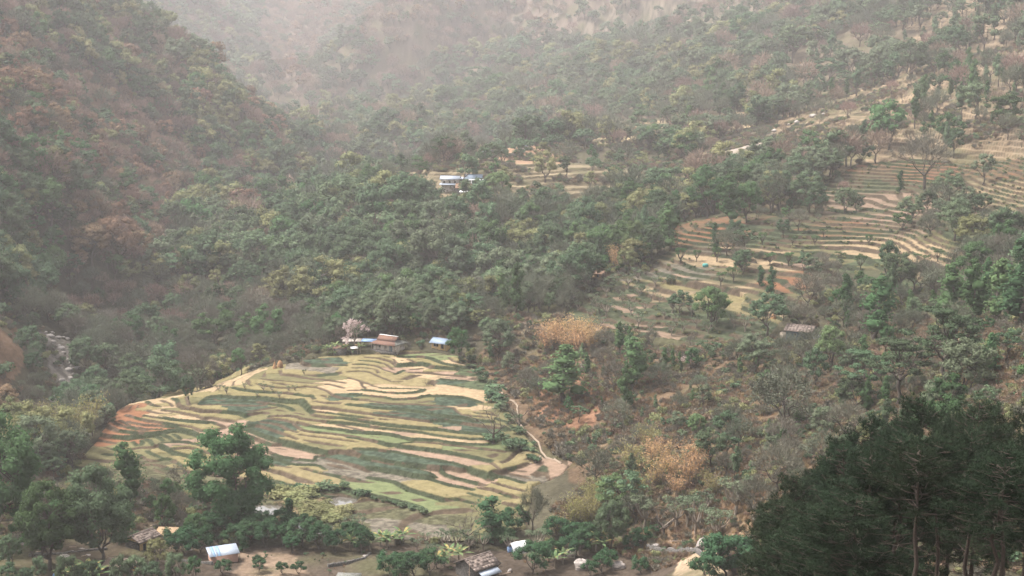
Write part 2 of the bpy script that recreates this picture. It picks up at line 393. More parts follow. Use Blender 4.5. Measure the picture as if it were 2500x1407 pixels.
SEED='''A Y 1450,270 1300,430 1150,475 900,455 650,515 850,535 1300,555 1500,495 1600,500 1750,560 1750,480 2250,150 2200,330 350,685 600,710 600,770 750,800 550,860 350,905 300,735 1400,800 2000,650 1700,600 2100,620 2100,765 2000,785 1650,870 1600,1000 1800,1050 2000,1100 1500,1400 1200,1395 1850,550
A O 1500,350 1900,335 1300,720 1050,790 1500,640 1550,740 1900,1150 300,640 1200,700 1650,800
A S 2150,400 2150,480 470,480 800,410 950,380 150,770 1900,720 2100,930 1800,890 60,640
A G 1950,170 2000,290 2200,530 2000,570 700,590 600,620 1100,595 1000,640 800,690 500,640 900,700 1300,840 1250,915 1450,900 1150,965 1350,985 1200,880 1400,1295 1300,1335 2100,1250 2250,1350 1000,600
A B 1700,230 1300,1240 1600,1310 1980,1325
A P 500,990 870,880 850,930 1000,1030 1350,1180 1600,1235 1100,1020
D S 900,370 950,480 1250,555 900,520
D Y 1100,400 900,430 1100,510 1000,602 1400,935 1450,880 1200,1050 1300,985 1330,1175 1330,1080 950,950
D R 700,450 700,520 600,600 500,650 700,665 900,680 450,715 650,725 350,790 250,830 300,730 900,645 750,760
D O 1200,300 1240,430 1000,325 1100,440 700,830 800,830 860,840 960,820 1060,800 1170,800 1250,790 850,900 750,935 1000,1010 870,1010 200,1050 100,1100 300,950 640,900 -100,1100 -300,1080
D P 1200,870 1400,830 1300,800
D M 800,1080 1000,1160 1200,1215 600,1100 100,1250 -200,1250
B Y 300,80 450,100 400,180 250,250 150,200 100,320 300,380 550,330 850,150 1000,280 900,160 1200,170 700,430 800,390 100,700 200,785 600,850 400,830 900,890 100,840 500,910 900,952 1300,1000 1000,1120 100,1100 250,1140 1900,1330 1400,780 1500,770 1000,240 350,230 230,300
B L 850,60 1100,80 300,1020 500,1060 900,1066 1700,1150 1150,1110
B B 650,100 1400,880
B S 600,180 620,150 1250,225 1350,215 850,330 950,345 600,445 300,475 500,500 100,505 60,400 200,425 300,525 1100,480 1300,520 1500,680 1550,600 200,925 900,1015 1300,1075 400,945 100,945 850,240
B P 750,260 1100,300 1300,370 700,1180 1000,1240 1200,930 600,965 1150,370
B G 400,665 800,670 1300,620 1400,660 1100,740 600,780 800,800 1100,860 1400,935 1500,960 1350,850 300,1220 600,1260 1000,1320 200,1310 500,1360 400,735 1200,720 1200,395
B O 400,600 700,600 1400,1180 1700,1250 1700,750 1750,900 1650,650 1900,980
B W 1500,300 1600,420 1700,480 1900,560 1400,300 1500,450 1850,700
C G 1000,450 1100,430 500,470 650,500 200,410 300,400 0,400
C B 200,520 350,540 100,490 1600,530 1550,520 1700,560 500,1100 100,1050 450,1040
C L 100,650 400,730 700,830 900,930 600,800 -200,600
C Y 500,640 700,680 900,740 1050,770 1300,450 1600,400 1700,350 1600,620 1700,700 1500,650 1400,670 1450,740 1600,770 1200,720 1600,870 1450,480 1000,720
C O 1150,800 1100,880 1000,860 1350,830 1650,950 1650,1100 1500,300 1500,820 1400,950 1200,950 900,850
C P 900,560 1100,640 1000,480 1200,560 1350,600 1900,480 2100,400 1250,400 750,480 2000,450
C M 100,880 300,1000 200,920 700,1050 1000,1050
E Y 900,170 1300,220 1600,200
E L 2200,300 1900,270 2400,400
E W 700,230 900,300 1100,320 1300,330 1200,400
E H 1200,550 1400,600 1300,480 1500,700 1100,500 1600,650
E M 600,450 700,400 500,560 1700,700 1900,800 2000,600 2300,550 2200,700'''
def fpt(fr,x,y):
    a,b,s=FR[fr]; return a+x/s,b+y/s
# albedo per ground class
CLS={'Y':(.205,.172,.083),'S':(.34,.25,.15),'P':(.27,.187,.132),'G':(.052,.07,.046),'B':(.145,.125,.095),'L':(.145,.165,.078),'O':(.145,.13,.065),
 'R':(.23,.11,.06),'M':(.095,.09,.05),'W':(.07,.085,.045),'H':(.15,.115,.065),'t':(.032,.038,.021),'s':(.075,.055,.037)}
CK=list(CLS)
CH_={'Y':.42,'S':.10,'P':.0,'G':.22,'B':.08,'L':.15,'O':.12,'R':.0,'M':.15,'W':.35,'H':.5,'t':.1,'s':.0}
def make_patch(x0,x1,y0,y1,d,poly,lines,seeds,lam,extra=0,crossk=40):
    nx=int((x1-x0)/d)+1; ny=int((y1-y0)/d)+1
    X,Y=np.meshgrid(x0+np.arange(nx)*d,y0+np.arange(ny)*d)
    z0=base_z(X,Y); u,v=proj(X,Y,z0)
    M=pip(poly,u,v); D=np.full(X.shape,99.); HW=np.zeros(X.shape); GR=np.zeros(X.shape)
    for wd,pts in lines:
        P=[hit(*q,ymin=y0-20,fn=base_z)[:2] for q in pts]
        hw={1:.31,2:.44,3:.66}[wd]
        for (ax,ay),(bx,by) in zip(P[:-1],P[1:]):
            L=math.hypot(bx-ax,by-ay)
            if L>60 or L<.01: continue
            i0=max(0,int((min(ax,bx)-3-x0)/d)); i1=min(nx,int((max(ax,bx)+3-x0)/d)+2)
            j0=max(0,int((min(ay,by)-3-y0)/d)); j1=min(ny,int((max(ay,by)+3-y0)/d)+2)
            if i1<=i0 or j1<=j0: continue
            xs=X[j0:j1,i0:i1]; yy=Y[j0:j1,i0:i1]
            t=np.clip(((xs-ax)*(bx-ax)+(yy-ay)*(by-ay))/(L*L),0,1)
            dd=np.hypot(xs-ax-t*(bx-ax),yy-ay-t*(by-ay))-hw
            s=dd<D[j0:j1,i0:i1]; D[j0:j1,i0:i1][s]=dd[s]; GR[j0:j1,i0:i1][s]=wd
    if extra:   # the smaller earth steps between the traced bunds
        q=z0/extra+fbm(X,Y,18,2)*.5; fq=np.abs(q-np.floor(q)-.5)*extra/ .16
        q2=(.5-np.abs(q-np.floor(q)-.5))*extra/.17-.26; m=(D>1.5)&(fbm(X,Y*1.5,24,2)>-.25)&(q2<D); D=np.where(m,q2,D); GR[m]=1
    D=D+fbm(X,Y,2.2,2)*.22
    RM=D<0
    # level the treads: least squares with free jumps across the bunds (conjugate gradients)
    wx=np.where(RM[:,1:]|RM[:,:-1],.006,1.); wy=np.where(RM[1:]|RM[:-1],.006,1.)
    def A(z):
        r=lam*z; a=wx*(z[:,1:]-z[:,:-1]); r[:,1:]+=a; r[:,:-1]-=a
        b=wy*(z[1:]-z[:-1]); r[1:]+=b; r[:-1]-=b; return r
    z=z0.copy(); r=lam*z0-A(z); p=r.copy(); rs=(r*r).sum()
    for it in range(260):
        Ap=A(p); al=rs/(p*Ap).sum(); z+=al*p; r-=al*Ap; rn=(r*r).sum()
        if rn<1e-3: break
        p=r+rn/rs*p; rs=rn
    # plots: cheapest walk from a seed, crossing a bund costs a lot
    k=2; Rq=RM[:ny//2*2,:nx//2*2]; Rm=Rq[::2,::2]|Rq[1::2,::2]|Rq[::2,1::2]|Rq[1::2,1::2]; ny2,nx2=Rm.shape; cost=np.where(Rm,crossk,1.)*(1+.5*rng.random(Rm.shape))
    dist=np.full(Rm.shape,1e9); lab=np.zeros(Rm.shape,int); h=[]
    for c,q in seeds:
        P=hit(*q,ymin=y0-20,fn=base_z); j=int((P[1]-y0)/d/k); i=int((P[0]-x0)/d/k)
        if 0<=j<ny2 and 0<=i<nx2: h.append((0.,j,i,CK.index(c)))
    heapq.heapify(h)
    while h:
        c,j,i,l=heapq.heappop(h)
        if dist[j,i]<=c: continue
        dist[j,i]=c; lab[j,i]=l
        for dj,di,m in ((0,1,1),(0,-1,1),(1,0,1.9),(-1,0,1.9)):
            a=j+dj;b=i+di
            if 0<=a<ny2 and 0<=b<nx2:
                n=c+cost[a,b]*m
                if n<dist[a,b]: heapq.heappush(h,(n,a,b,l))
    lab=np.repeat(np.repeat(lab,k,0),k,1); lab=np.pad(lab,((0,1),(0,1)),mode='edge')[:ny,:nx]
    return X,Y,z,z0,M,D,GR,lab,RM
def parse():
    L=[];S=[]
    for l in LN.split('\n'):
        q=l.split(); L.append((int(q[0][1]),[fpt(q[0][0],*map(float,a.split(','))) for a in q[1:]]))
    for l in SEED.split('\n'):
        q=l.split(); S+=[(q[1],fpt(q[0],*map(float,a.split(',')))) for a in q[2:]]
    return L,S
POND=[[(785,1222),(800,1216),(828,1208),(860,1212),(882,1218),(868,1226),(840,1232),(822,1235),(800,1230)],
 [(718,1268),(735,1270),(760,1278),(790,1284),(822,1284),(820,1296),(800,1312),(770,1306),(735,1296)],
 [(612,1238),(640,1233),(690,1235),(700,1245),(690,1262),(655,1260),(625,1262),(616,1252)],[(530,1212),(545,1208),(556,1216),(548,1226),(534,1222)]]
def colours(X,Y,lab,RM,D,GR,flip=0):
    col=np.array([CLS[c] for c in CK])[lab]
    hgt=np.array([CH_[c] for c in CK])[lab]
    # plot-to-plot shade and streaks along the terraces
    col=col*(1+.10*fbm(X,Y*2.2,7,3)+.16*fbm(X,Y*2,22,2))[...,None]
    isY=lab==CK.index('Y'); mixv=np.clip(.5+fbm(X,Y*2,26,3)*1.5,0,1)*isY
    col=col*(1-mixv[...,None]*.55)+np.array([.25,.195,.105])*mixv[...,None]*.55
    n=np.clip(.5+fbm(X,Y,1.1,2)*1.1,0,1)*.6+.4*rng.random(X.shape); g=(lab==CK.index('G'))|(lab==CK.index('B'))|(lab==CK.index('M'))|(lab==CK.index('W'))|(lab==CK.index('H'))
    col=np.where(g[...,None],col*(.35+1.3*n)[...,None],col*(.78+.44*n)[...,None])
    e=np.clip((D-.05)/.3,0,1)
    rc=np.where((fbm(X,Y,9,3)+(GR-2)*.45>.0)[...,None],np.array(CLS['t']),np.array(CLS['s'])*.85)*(.6+.8*n)[...,None]
    col=col*.71*e[...,None]+rc*(1-e[...,None])
    z=hgt*np.clip(D/.6,0,1)**.6*(1+.3*(rng.random(X.shape)-.5))+(1-e)*rng.random(X.shape)*.3*(GR>1)
    return col,z
def grid_faces(ny,nx,keep=None):
    i=np.arange(ny*nx).reshape(ny,nx)
    f=np.stack([i[:-1,:-1],i[:-1,1:],i[1:,1:],i[1:,:-1]],-1).reshape(-1,4)
    if keep is not None: f=f[keep.ravel()]
    return f
def compact(V,f,col):
    used=np.zeros(len(V),bool); used[f.ravel()]=True; idx=np.cumsum(used)-1
    return V[used],idx[f],col[used]
M_FIELD=mat('field soil and crop',(.2,.2,.1),rough=.95,var=.16,scale=.9,bump=.12,bscale=3.0,attr=True,spec=.05)
L_,S_=parse()
FD=.28
X,Y,z,z0,M,D,GR,lab,RM=make_patch(-112,22,298,452,FD,FIELD,L_,S_,.00035,.62)
u,v=proj(X,Y,z0); pond=np.zeros(X.shape,bool)
PONDZ=[]
for q in POND:
    m=pip(q,u,v)&(Y>290)&(Y<380)
    if m.any():
        zl=float(np.percentile(z[m],20)); z[m]=zl-.6; PONDZ.append((X[m].min()-.8,X[m].max()+.8,Y[m].min()-.8,Y[m].max()+.8,zl-.22,m)); pond|=m
    else: PONDZ.append(None)
col,hz=colours(X,Y,lab,RM,D,GR)
hz[pond]=0; col[pond]=(.06,.05,.04)
zf=z+hz
edge=blur(M,3); PATCH.append((X[0,0],Y[0,0],FD,z,edge))
Mk=(edge>.35); keep=Mk[:-1,:-1]|Mk[1:,1:]
drop=np.clip((.75-edge)/.4,0,1)*.5
V,f,cc=compact(np.stack([X,Y,zf-drop],-1).reshape(-1,3),grid_faces(*X.shape,keep=keep),col.reshape(-1,3))
ob=link('terraced_field',mesh_np('terraced_field',V,f,[M_FIELD],True,col=cc)); tag(ob,kind='structure')
FIELDGRID=(X,Y,z,D,GR,lab,M)
print('field',len(V),time.time()-T0)
# right-hand terraces: bunds follow the contours of the hillside
rx0,rx1,ry0,ry1=8.,222.,398.,640.; RDd=.5
nx=int((rx1-rx0)/RDd)+1; ny=int((ry1-ry0)/RDd)+1
X,Y=np.meshgrid(rx0+np.arange(nx)*RDd,ry0+np.arange(ny)*RDd); z0=base_z(X,Y); u,v=proj(X,Y,z0)
M=pip(RTERR,u,v)
ST=1.05
lv=(z0+fbm(X,Y,46,3)*.9+fbm(X,Y,13,2)*.35+fbm(X,Y,5,2)*.12)/ST
WIDE=[[(50,960),(200,905),(850,960),(1070,1090),(1090,1290),(700,1210),(300,1150),(250,1060)],[(1180,560),(1450,560),(1640,560),(1900,600),(1900,680),(1500,700),(1300,720)],[(250,560),(700,600),(1050,700),(1000,770),(600,720),(300,650)],[(400,1260),(1100,1330),(1150,1400),(500,1400)]]
wm=np.zeros(X.shape,bool)
for q in WIDE: wm|=pip([fpt('F',a,b) for a,b in q],u+fbm(X,Y,12,2)*12,v+fbm(Y,X,12,2)*4)
sz=np.where(wm,2.7,1.)
k=np.floor(lv/sz)*sz; fr_=(lv-k)/sz; rw=np.where(wm,.13,.27)
ts=np.clip((fr_-(1-rw))/rw,0,1); z=z0+(k+ts*sz-lv)*ST*np.where(wm,.8,1)
RMk=fr_>1-rw
RS='''F S 500,600 750,640 950,720 1300,600 1350,680 1500,590 1250,720 470,680 600,670 1130,555 1430,530 1000,980 850,960 680,950 1000,1080 170,1110 1250,1290
F Y 300,1000 500,1020 700,1090 500,1130 900,1180 400,930 700,1190 950,1240 1150,1300 1400,1220 1250,1150
F O 1700,600 1850,620 1800,480 1900,560 1650,540 1500,1150 1300,1120 1350,1240 1100,1080 1300,1050 950,830 1150,850
F B 200,770 400,820 600,870 150,830 500,790 600,560 400,510
F P 320,860 1700,700
F R 500,240 550,300 500,350 450,400 500,440 300,440 900,230 850,300 1000,400 250,480 1550,900 1450,1000
F W 400,1240 700,1290 500,1330 900,1340 1400,250 1500,330 1300,400 1600,430 1700,1250 1300,440
G S 450,920 300,940 550,1030 450,900 1000,930 1150,960 1300,990 1450,1040 1600,1060 900,990 950,1080 1150,1130 1200,1220 1500,1110 1400,1080
G S 1900,320 2000,360 2000,410 2100,440 2100,500 2150,530 2100,600 2000,290 2100,740 2150,800 1850,300
G O 1250,910 1150,890 100,1100 300,1150 200,1180 500,1200 1400,960 2180,560
G W 300,1220 450,1260 700,1250 800,1200 500,1150 500,1290 850,1240 1500,800 1700,750
G R 1850,160 2000,200 2100,200 1900,110 800,180 1000,180 1000,240 1000,160 600,180 200,780 400,800
G P 600,410 700,450 800,500 700,480 900,600 700,620 800,560 1000,690 800,660 600,550 900,780 1000,810
G M 550,240 650,300 600,350 450,250 1100,300
H W 300,330 500,300 700,420 800,450 300,440 500,350 1000,400 1300,350 1500,400 1700,430 2000,560 1800,600 2100,620 1400,440 300,250 500,200 700,250
H P 250,170 600,230 550,310 700,350 850,400 600,560 900,620
H G 1900,560 1750,520 2050,530 1600,380 1400,330'''
SS=[]
for l in RS.split('\n'):
    q=l.split(); SS+=[(q[1],fpt(q[0],*map(float,a.split(',')))) for a in q[2:]]
sd_xy=[]; 
for c,q in SS:
    P=hit(*q,ymin=400,fn=base_z); sd_xy.append((P[0],P[1],CK.index(c)))
sd_xy=np.array(sd_xy)
lvs=look(lv,rx0,ry0,RDd,sd_xy[:,0],sd_xy[:,1])
best=np.full(X.shape,1e9); lab=np.zeros(X.shape,int)
for (sx,sy,c),sl in zip(sd_xy,np.floor(lvs)):
    dd=np.hypot((X-sx)/2.2+fbm(X,Y,9,2)*2,(Y-sy)*.6)+np.abs(k-sl)*3.2; m=dd<best; best[m]=dd[m]; lab[m]=c
far=best>16; lab[far]=CK.index('M')
D=np.where(RMk,-1,np.minimum(fr_,1-rw-fr_)*sz*ST/ .10)*.5
GR=np.full(X.shape,2.)
col,hz=colours(X,Y,lab,RMk,D,GR)
w_=(np.clip(.10+fbm(X,Y*1.6,20,4)*1.6-.5*wm,0,.85)*(~RMk))[...,None]; col=(col*(1-w_)+np.array((.075,.07,.04))*w_)*(.8+.4*rng.random(X.shape))[...,None]*.82
RGRID=(X,Y,z,RMk,M)
edge=blur(M,3); PATCH.append((rx0,ry0,RDd,z,edge)); Mk=edge>.35; keep=Mk[:-1,:-1]|Mk[1:,1:]; drop=np.clip((.75-edge)/.4,0,1)*.6
V,f,cc=compact(np.stack([X,Y,z+hz*.6-drop],-1).reshape(-1,3),grid_faces(*X.shape,keep=keep),col.reshape(-1,3))
ob=link('hillside_terraces',mesh_np('hillside_terraces',V,f,[M_FIELD],True,col=cc)); tag(ob,kind='structure')
print('right',len(V),time.time()-T0)
# ------------------------------------------------------------ the ground: one sheet from under the camera to the far slopes
BR=(.092,.062,.039); BRR=(.165,.09,.055); FL=(.052,.046,.030); PK=(.30,.19,.135); DG=(.10,.095,.055); SO=(.13,.10,.07)
GREG=[ # polygon in the photo, albedo, terrace step (0 none), min/max distance
([(900,1330),(1400,1345),(1640,1300),(1850,1330),(1850,1450),(-50,1450),(-50,1330)],(.058,.044,.033),0,0,330),
([(580,1345),(720,1350),(760,1407),(560,1407)],(.14,.10,.07),0,0,330),
([(1640,1345),(1760,1350),(1800,1407),(1690,1440),(1640,1390)],(.25,.185,.125),0,0,330),
([(1560,1250),(1850,1230),(1850,1345),(1600,1330)],(.18,.12,.075),0,0,330),
([(-20,1180),(560,1200),(620,1330),(-20,1420)],(.062,.048,.032),0,0,345),
([(1160,880),(1250,770),(1400,790),(1500,860),(1700,840),(1950,870),(2100,840),(2600,740),(2600,1100),(1900,1250),(1650,1280),(1400,1180),(1330,1110),(1230,960)],BR,0,200,480),
([(1200,860),(1240,770),(1340,790),(1330,850),(1260,880)],(.11,.08,.06),0,400,480),
([(1280,880),(1400,890),(1480,980),(1420,1060),(1310,1020)],BRR,0,300,480),
([(-30,730),(30,800),(55,870),(35,960),(-30,980)],(.105,.066,.042),0,380,500),
([(960,420),(1200,380),(1700,430),(1700,480),(1350,500),(1100,500),(940,490)],(.15,.12,.075),1.3,600,800),
([(1200,370),(1360,340),(1400,400),(1220,400)],(.22,.14,.09),0,650,850),
([(1440,330),(1560,300),(1820,280),(1830,310),(1560,345),(1450,350)],(.30,.23,.14),1.6,700,1000),
([(1380,30),(1700,-10),(2150,-10),(2000,30),(1700,90),(1550,110),(1350,100)],(.105,.085,.062),3.2,900,1500),
([(1700,400),(1850,330),(2200,230),(2200,260),(1850,360),(1740,420)],(.26,.215,.18),0,600,1000),
([(1880,330),(1900,270),(2150,200),(2250,60),(2420,60),(2400,180),(2480,400),(2370,400),(2090,400)],(.15,.11,.07),1.7,560,1100),
([(2050,-20),(2560,-20),(2560,420),(2480,400),(2400,180),(2200,60)],(.14,.105,.07),2.0,500,1100),
([(1850,480),(1950,400),(2120,380),(2100,500),(1900,530),(1760,520),(1740,420)],(.13,.10,.065),1.2,560,800),
([(1180,200),(1500,190),(1520,230),(1300,270),(1200,260)],(.22,.16,.10),2.0,800,1300),
([(800,-20),(1500,-20),(1350,110),(1100,140),(800,100)],(.10,.075,.058),0,1000,2000),
([(600,-20),(900,-20),(760,160),(740,250),(690,200),(630,90)],(.125,.09,.07),0,1000,2200),
([(0,200),(300,150),(460,330),(350,560),(100,300)],(.16,.10,.07),0,500,1000),
([(1110,600),(1220,680),(1200,700),(1100,640)],(.28,.14,.07),0,500,700),
([(930,520),(1060,500),(1080,560),(930,560)],(.14,.12,.07),1.2,550,720),
([(90,800),(170,830),(190,1000),(110,1010),(120,900)],(.15,.13,.11),0,380,580),
]
def gsheet(ys,nu,smax=.56):
    s=np.linspace(-smax,smax,nu); S,Yy=np.meshgrid(s,ys); return S*(Yy+170),Yy
ys=np.concatenate([np.arange(-140,200,5),np.arange(200,480,.9),np.arange(480,820,1.25),np.arange(820,1700,3.2),np.arange(1700,4290,10)])
X,Y=gsheet(ys,860)
z=base_z(X,Y); n1=fbm(X,Y,26,5); n2=fbm(X,Y,5,3)
z=z+n1*1.1*np.clip((Y-60)/300,.3,1)+n2*.32
u,v=proj(X,Y,z)
YN=near_y(Y); uu=u+fbm(X,Y,25,3)*40*(400/np.maximum(Y,200)); vv=v+fbm(X+99,Y,25,3)*14*(400/np.maximum(Y,200))
col=np.empty(X.shape+(3,)); col[:]=FL
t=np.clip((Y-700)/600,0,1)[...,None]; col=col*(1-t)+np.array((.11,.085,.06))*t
for poly,c,st,a,b in GREG:
    m=pip(poly,uu,vv)&(YN>a)&(YN<b)
    col[m]=c
    if st:
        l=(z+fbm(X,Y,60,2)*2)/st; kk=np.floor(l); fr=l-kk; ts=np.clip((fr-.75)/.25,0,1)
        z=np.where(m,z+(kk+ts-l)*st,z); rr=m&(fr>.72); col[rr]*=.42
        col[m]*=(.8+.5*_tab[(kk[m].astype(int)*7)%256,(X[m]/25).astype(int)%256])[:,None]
nn=fbm(X,Y,8,4); col*=(1+.45*nn)[...,None]
g=np.clip(fbm(X+300,Y,14,4)*2.2-.1,0,1)[...,None]*.75; col=col*(1-g)+np.array((.07,.068,.035))*g
col*=(.85+.3*rng.random(X.shape))[...,None]
inp=np.zeros(X.shape)
for x0,y0,d,Zp,E in PATCH:
    ib=(X>x0+d)&(X<x0+d*(Zp.shape[1]-3))&(Y>y0+d)&(Y<y0+d*(Zp.shape[0]-3))
    e=np.where(ib,look(E,x0,y0,d,X,Y),0); inp=np.maximum(inp,e)
    zp=look(Zp,x0,y0,d,X,Y); wgt=np.clip((e-.05)/.25,0,1); z=z*(1-wgt)+(zp-.12)*wgt
z=np.where(inp>.55,z-2.2,z)
GZ=(float(z.min()),float(z.max()))
M_G=mat('hillside ground',(.2,.15,.1),rough=.97,var=.28,scale=.35,bump=.35,bscale=1.3,attr=True,spec=.03)
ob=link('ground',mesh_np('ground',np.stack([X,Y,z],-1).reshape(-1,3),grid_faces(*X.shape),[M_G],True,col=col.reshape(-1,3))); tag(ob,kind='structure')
print('ground',X.size,time.time()-T0)
# ------------------------------------------------------------ plant builders
def norm(a): return a/(np.linalg.norm(a,axis=-1,keepdims=True)+1e-9)
class G:
    """collects vertices and faces (quads, tris)"""
    def __init__(s): s.V=[];s.Q=[];s.T=[];s.n=0
    def add(s,V,Q=None,T=None):
        if Q is not None: s.Q.append(np.asarray(Q)+s.n)
        if T is not None: s.T.append(np.asarray(T)+s.n)
        s.V.append(np.asarray(V,float)); s.n+=len(V)
    def arrays(s):
        return (np.concatenate(s.V) if s.V else np.zeros((0,3))),[np.concatenate(a) for a in (s.Q,s.T) if a]
    def mesh(s,name,m,smooth=False):
        V,f=s.arrays(); return mesh_np(name,V,f,[m],smooth)
def tube(g,P,R,k=6):
    P=np.asarray(P,float); R=np.asarray(R,float); n=len(P)
    d=np.gradient(P,axis=0); d=norm(d); ref=np.where(np.abs(d[:,2:3])>.9,np.array([[1.,0,0]]),np.array([[0,0,1.]]))
    a=norm(np.cross(d,ref)); b=np.cross(d,a); th=np.arange(k)*2*np.pi/k
    V=P[:,None]+R[:,None,None]*(np.cos(th)[None,:,None]*a[:,None]+np.sin(th)[None,:,None]*b[:,None])
    i=np.arange(n*k).reshape(n,k); j=np.roll(i,-1,1)
    Q=np.stack([i[:-1],j[:-1],j[1:],i[1:]],-1).reshape(-1,4)
    g.add(V.reshape(-1,3),Q)
def limb(p,q,r0,r1,n=5,wob=.08,r=rng):
    p=np.array(p,float);q=np.array(q,float); t=np.linspace(0,1,n)[:,None]; L=np.linalg.norm(q-p)
    P=p+(q-p)*t; P[1:-1]+=r.normal(0,wob*L,(n-2,3))*np.array([1,1,.5]); P[:,2]+=(np.sin(t[:,0]*np.pi)*-.05*L)
    return P,np.linspace(r0,r1,n)
def leaves(g,C,N,s,asp=.55,droop=.0,r=rng):
    n=len(C); N=norm(N); t=norm(np.cross(N,r.normal(0,1,(n,3)))); b=np.cross(N,t); t[:,2]-=droop; t=norm(t)
    s=(s*(.6+.8*r.random((n,1)))); a=t*s*.5; c=b*s*.5*asp
    V=np.stack([C-a,C+c*1.0-a*.1,C+a,C-c-a*.1],1).reshape(-1,3)
    g.add(V,np.arange(4*n).reshape(n,4))
_ca=np.arange(7)*2*np.pi/7; _ct=np.array([.25,.9,1.55,2.2,2.85])
_cd=np.stack([np.outer(np.sin(_ct),np.cos(_ca)),np.outer(np.sin(_ct),np.sin(_ca)),np.repeat(np.cos(_ct)[:,None],7,1)],-1).reshape(-1,3)
_i=np.arange(35).reshape(5,7); _j=np.roll(_i,-1,1); _cq=np.stack([_i[:-1],_i[1:],_j[1:],_j[:-1]],-1).reshape(-1,4); _cq=np.concatenate([_cq,[[0,1,2,3],[3,4,5,6]]])
def core(g,c,rad,r,k=.52): g.add(np.asarray(c)+_cd*np.asarray(rad)*k*(.8+.4*r.random((35,1))),_cq)
def clump(g,c,rad,n,s,asp=.6,up=.35,fill=.35,r=rng,droop=0):
    d=norm(r.normal(0,1,(n,3))); d[:,2]=np.where(d[:,2]<-.35,-d[:,2],d[:,2])
    rr=(1-fill*r.random((n,1))**1.5)
    C=np.asarray(c)+d*np.asarray(rad)*rr
    N=d+r.normal(0,.55,(n,3)); N[:,2]+=up
    leaves(g,C,N,s,asp,droop,r)
def tree_broad(h=11,w=8,ncl=22,nl=60,s=.5,trunk=.32,seed=0,cr=.2,round_=1.,sides=6,low=-.55,stem=True,flat=.62):
    r=np.random.default_rng(seed); gt=G(); gc=G(); hb=h*trunk
    top=np.array([r.normal(0,.03*h),r.normal(0,.03*h),hb])
    cs=[]
    if stem: tube(gt,*limb((0,0,-1.2),top,h*.026+.06,h*.019+.03,6,.03,r),k=sides)
    ec=np.array([0,0,hb+(h-hb)*.52]); er=np.array([w/2,w/2,(h-hb)*.52])
    lobes=[norm(r.normal(0,1,3)) for _ in range(3)]
    while len(cs)<ncl:
        d=norm(r.normal(0,1,3)); 
        if d[2]<low: continue
        k=.55+.45*r.random()**.5
        lob=1+.22*max(float(d@l) for l in lobes)-.12
        p=ec+d*er*k*lob*round_
        cs.append((p,w*cr*(.7+.6*r.random())))
    for i,(p,rad) in enumerate(cs):
        clump(gc,p,np.array([rad,rad,rad*flat]),nl,s,r=r,fill=.42)
        core(gc,p,np.array([rad,rad,rad*flat]),r)
    if stem:
        nm=min(len(cs),9)
        idx=r.choice(len(cs),nm,replace=False)
        mains=[]
        for i in idx[:5]:
            q=top+(cs[i][0]-top)*.55; P,R=limb(top-(0,0,.2),q,h*.014+.03,h*.008+.015,5,.07,r); tube(gt,P,R,5); mains.append(q)
        for i in range(len(cs)):
            m=min(mains,key=lambda q:np.linalg.norm(q-cs[i][0]))
            P,R=limb(m,cs[i][0],h*.006+.02,.02,4,.08,r); tube(gt,P,R,4)
    return gt,gc
def tree_col(h=14,w=4,n=16,nl=60,s=.45,seed=0,base=.22):
    r=np.random.default_rng(seed); gt=G(); gc=G()
    tube(gt,*limb((0,0,-1),(r.normal(0,.3),r.normal(0,.3),h*.93),h*.018+.05,.04,8,.02,r),k=6)
    for i in range(n):
        t=base+(1-base)*(i+.5*r.random())/n; a=r.random()*6.3; prof=math.sin(min(1,(1.05-t)*2.2)*1.57)*(.7+.6*r.random())
        o=w*.25*prof*(.3+r.random()); p=np.array([math.cos(a)*o,math.sin(a)*o,h*t-.3])
        rd=w*.33*prof*(.8+.4*r.random())+.25
        clump(gc,p,(rd,rd,rd*1.1),nl,s,r=r,droop=.3,fill=.42); core(gc,p,(rd,rd,rd*1.1),r,.5)
        if r.random()<.5: tube(gt,*limb((0,0,h*t-1),p,.05,.02,3,.05,r),k=4)
    return gt,gc
def branch(gt,p,d,L,rad,lv,r,tips,spread=.6,k=5,nb=3):
    d=norm(d); q=p+d*L; P,R=limb(p,q,rad,rad*.6,4,.07,r); tube(gt,P,R,k)
    if lv==0: tips.append((q,d)); return
    for i in range(nb if lv>1 else nb):
        nd=norm(d+r.normal(0,spread,3)+np.array([0,0,.12])); branch(gt,p+d*L*(.6+.4*r.random()),nd,L*(.62+.2*r.random()),rad*.58,lv-1,r,tips,spread,max(3,k-1),nb)
def twigs(g,C,D,L,wd,r):
    n=len(C); D=norm(D); sd=norm(np.cross(D,r.normal(0,1,(n,3)))); L=L*(.5+r.random((n,1)))
    V=np.stack([C-sd*wd,C+sd*wd,C+D*L],1).reshape(-1,3); g.add(V,T=np.arange(3*n).reshape(n,3))
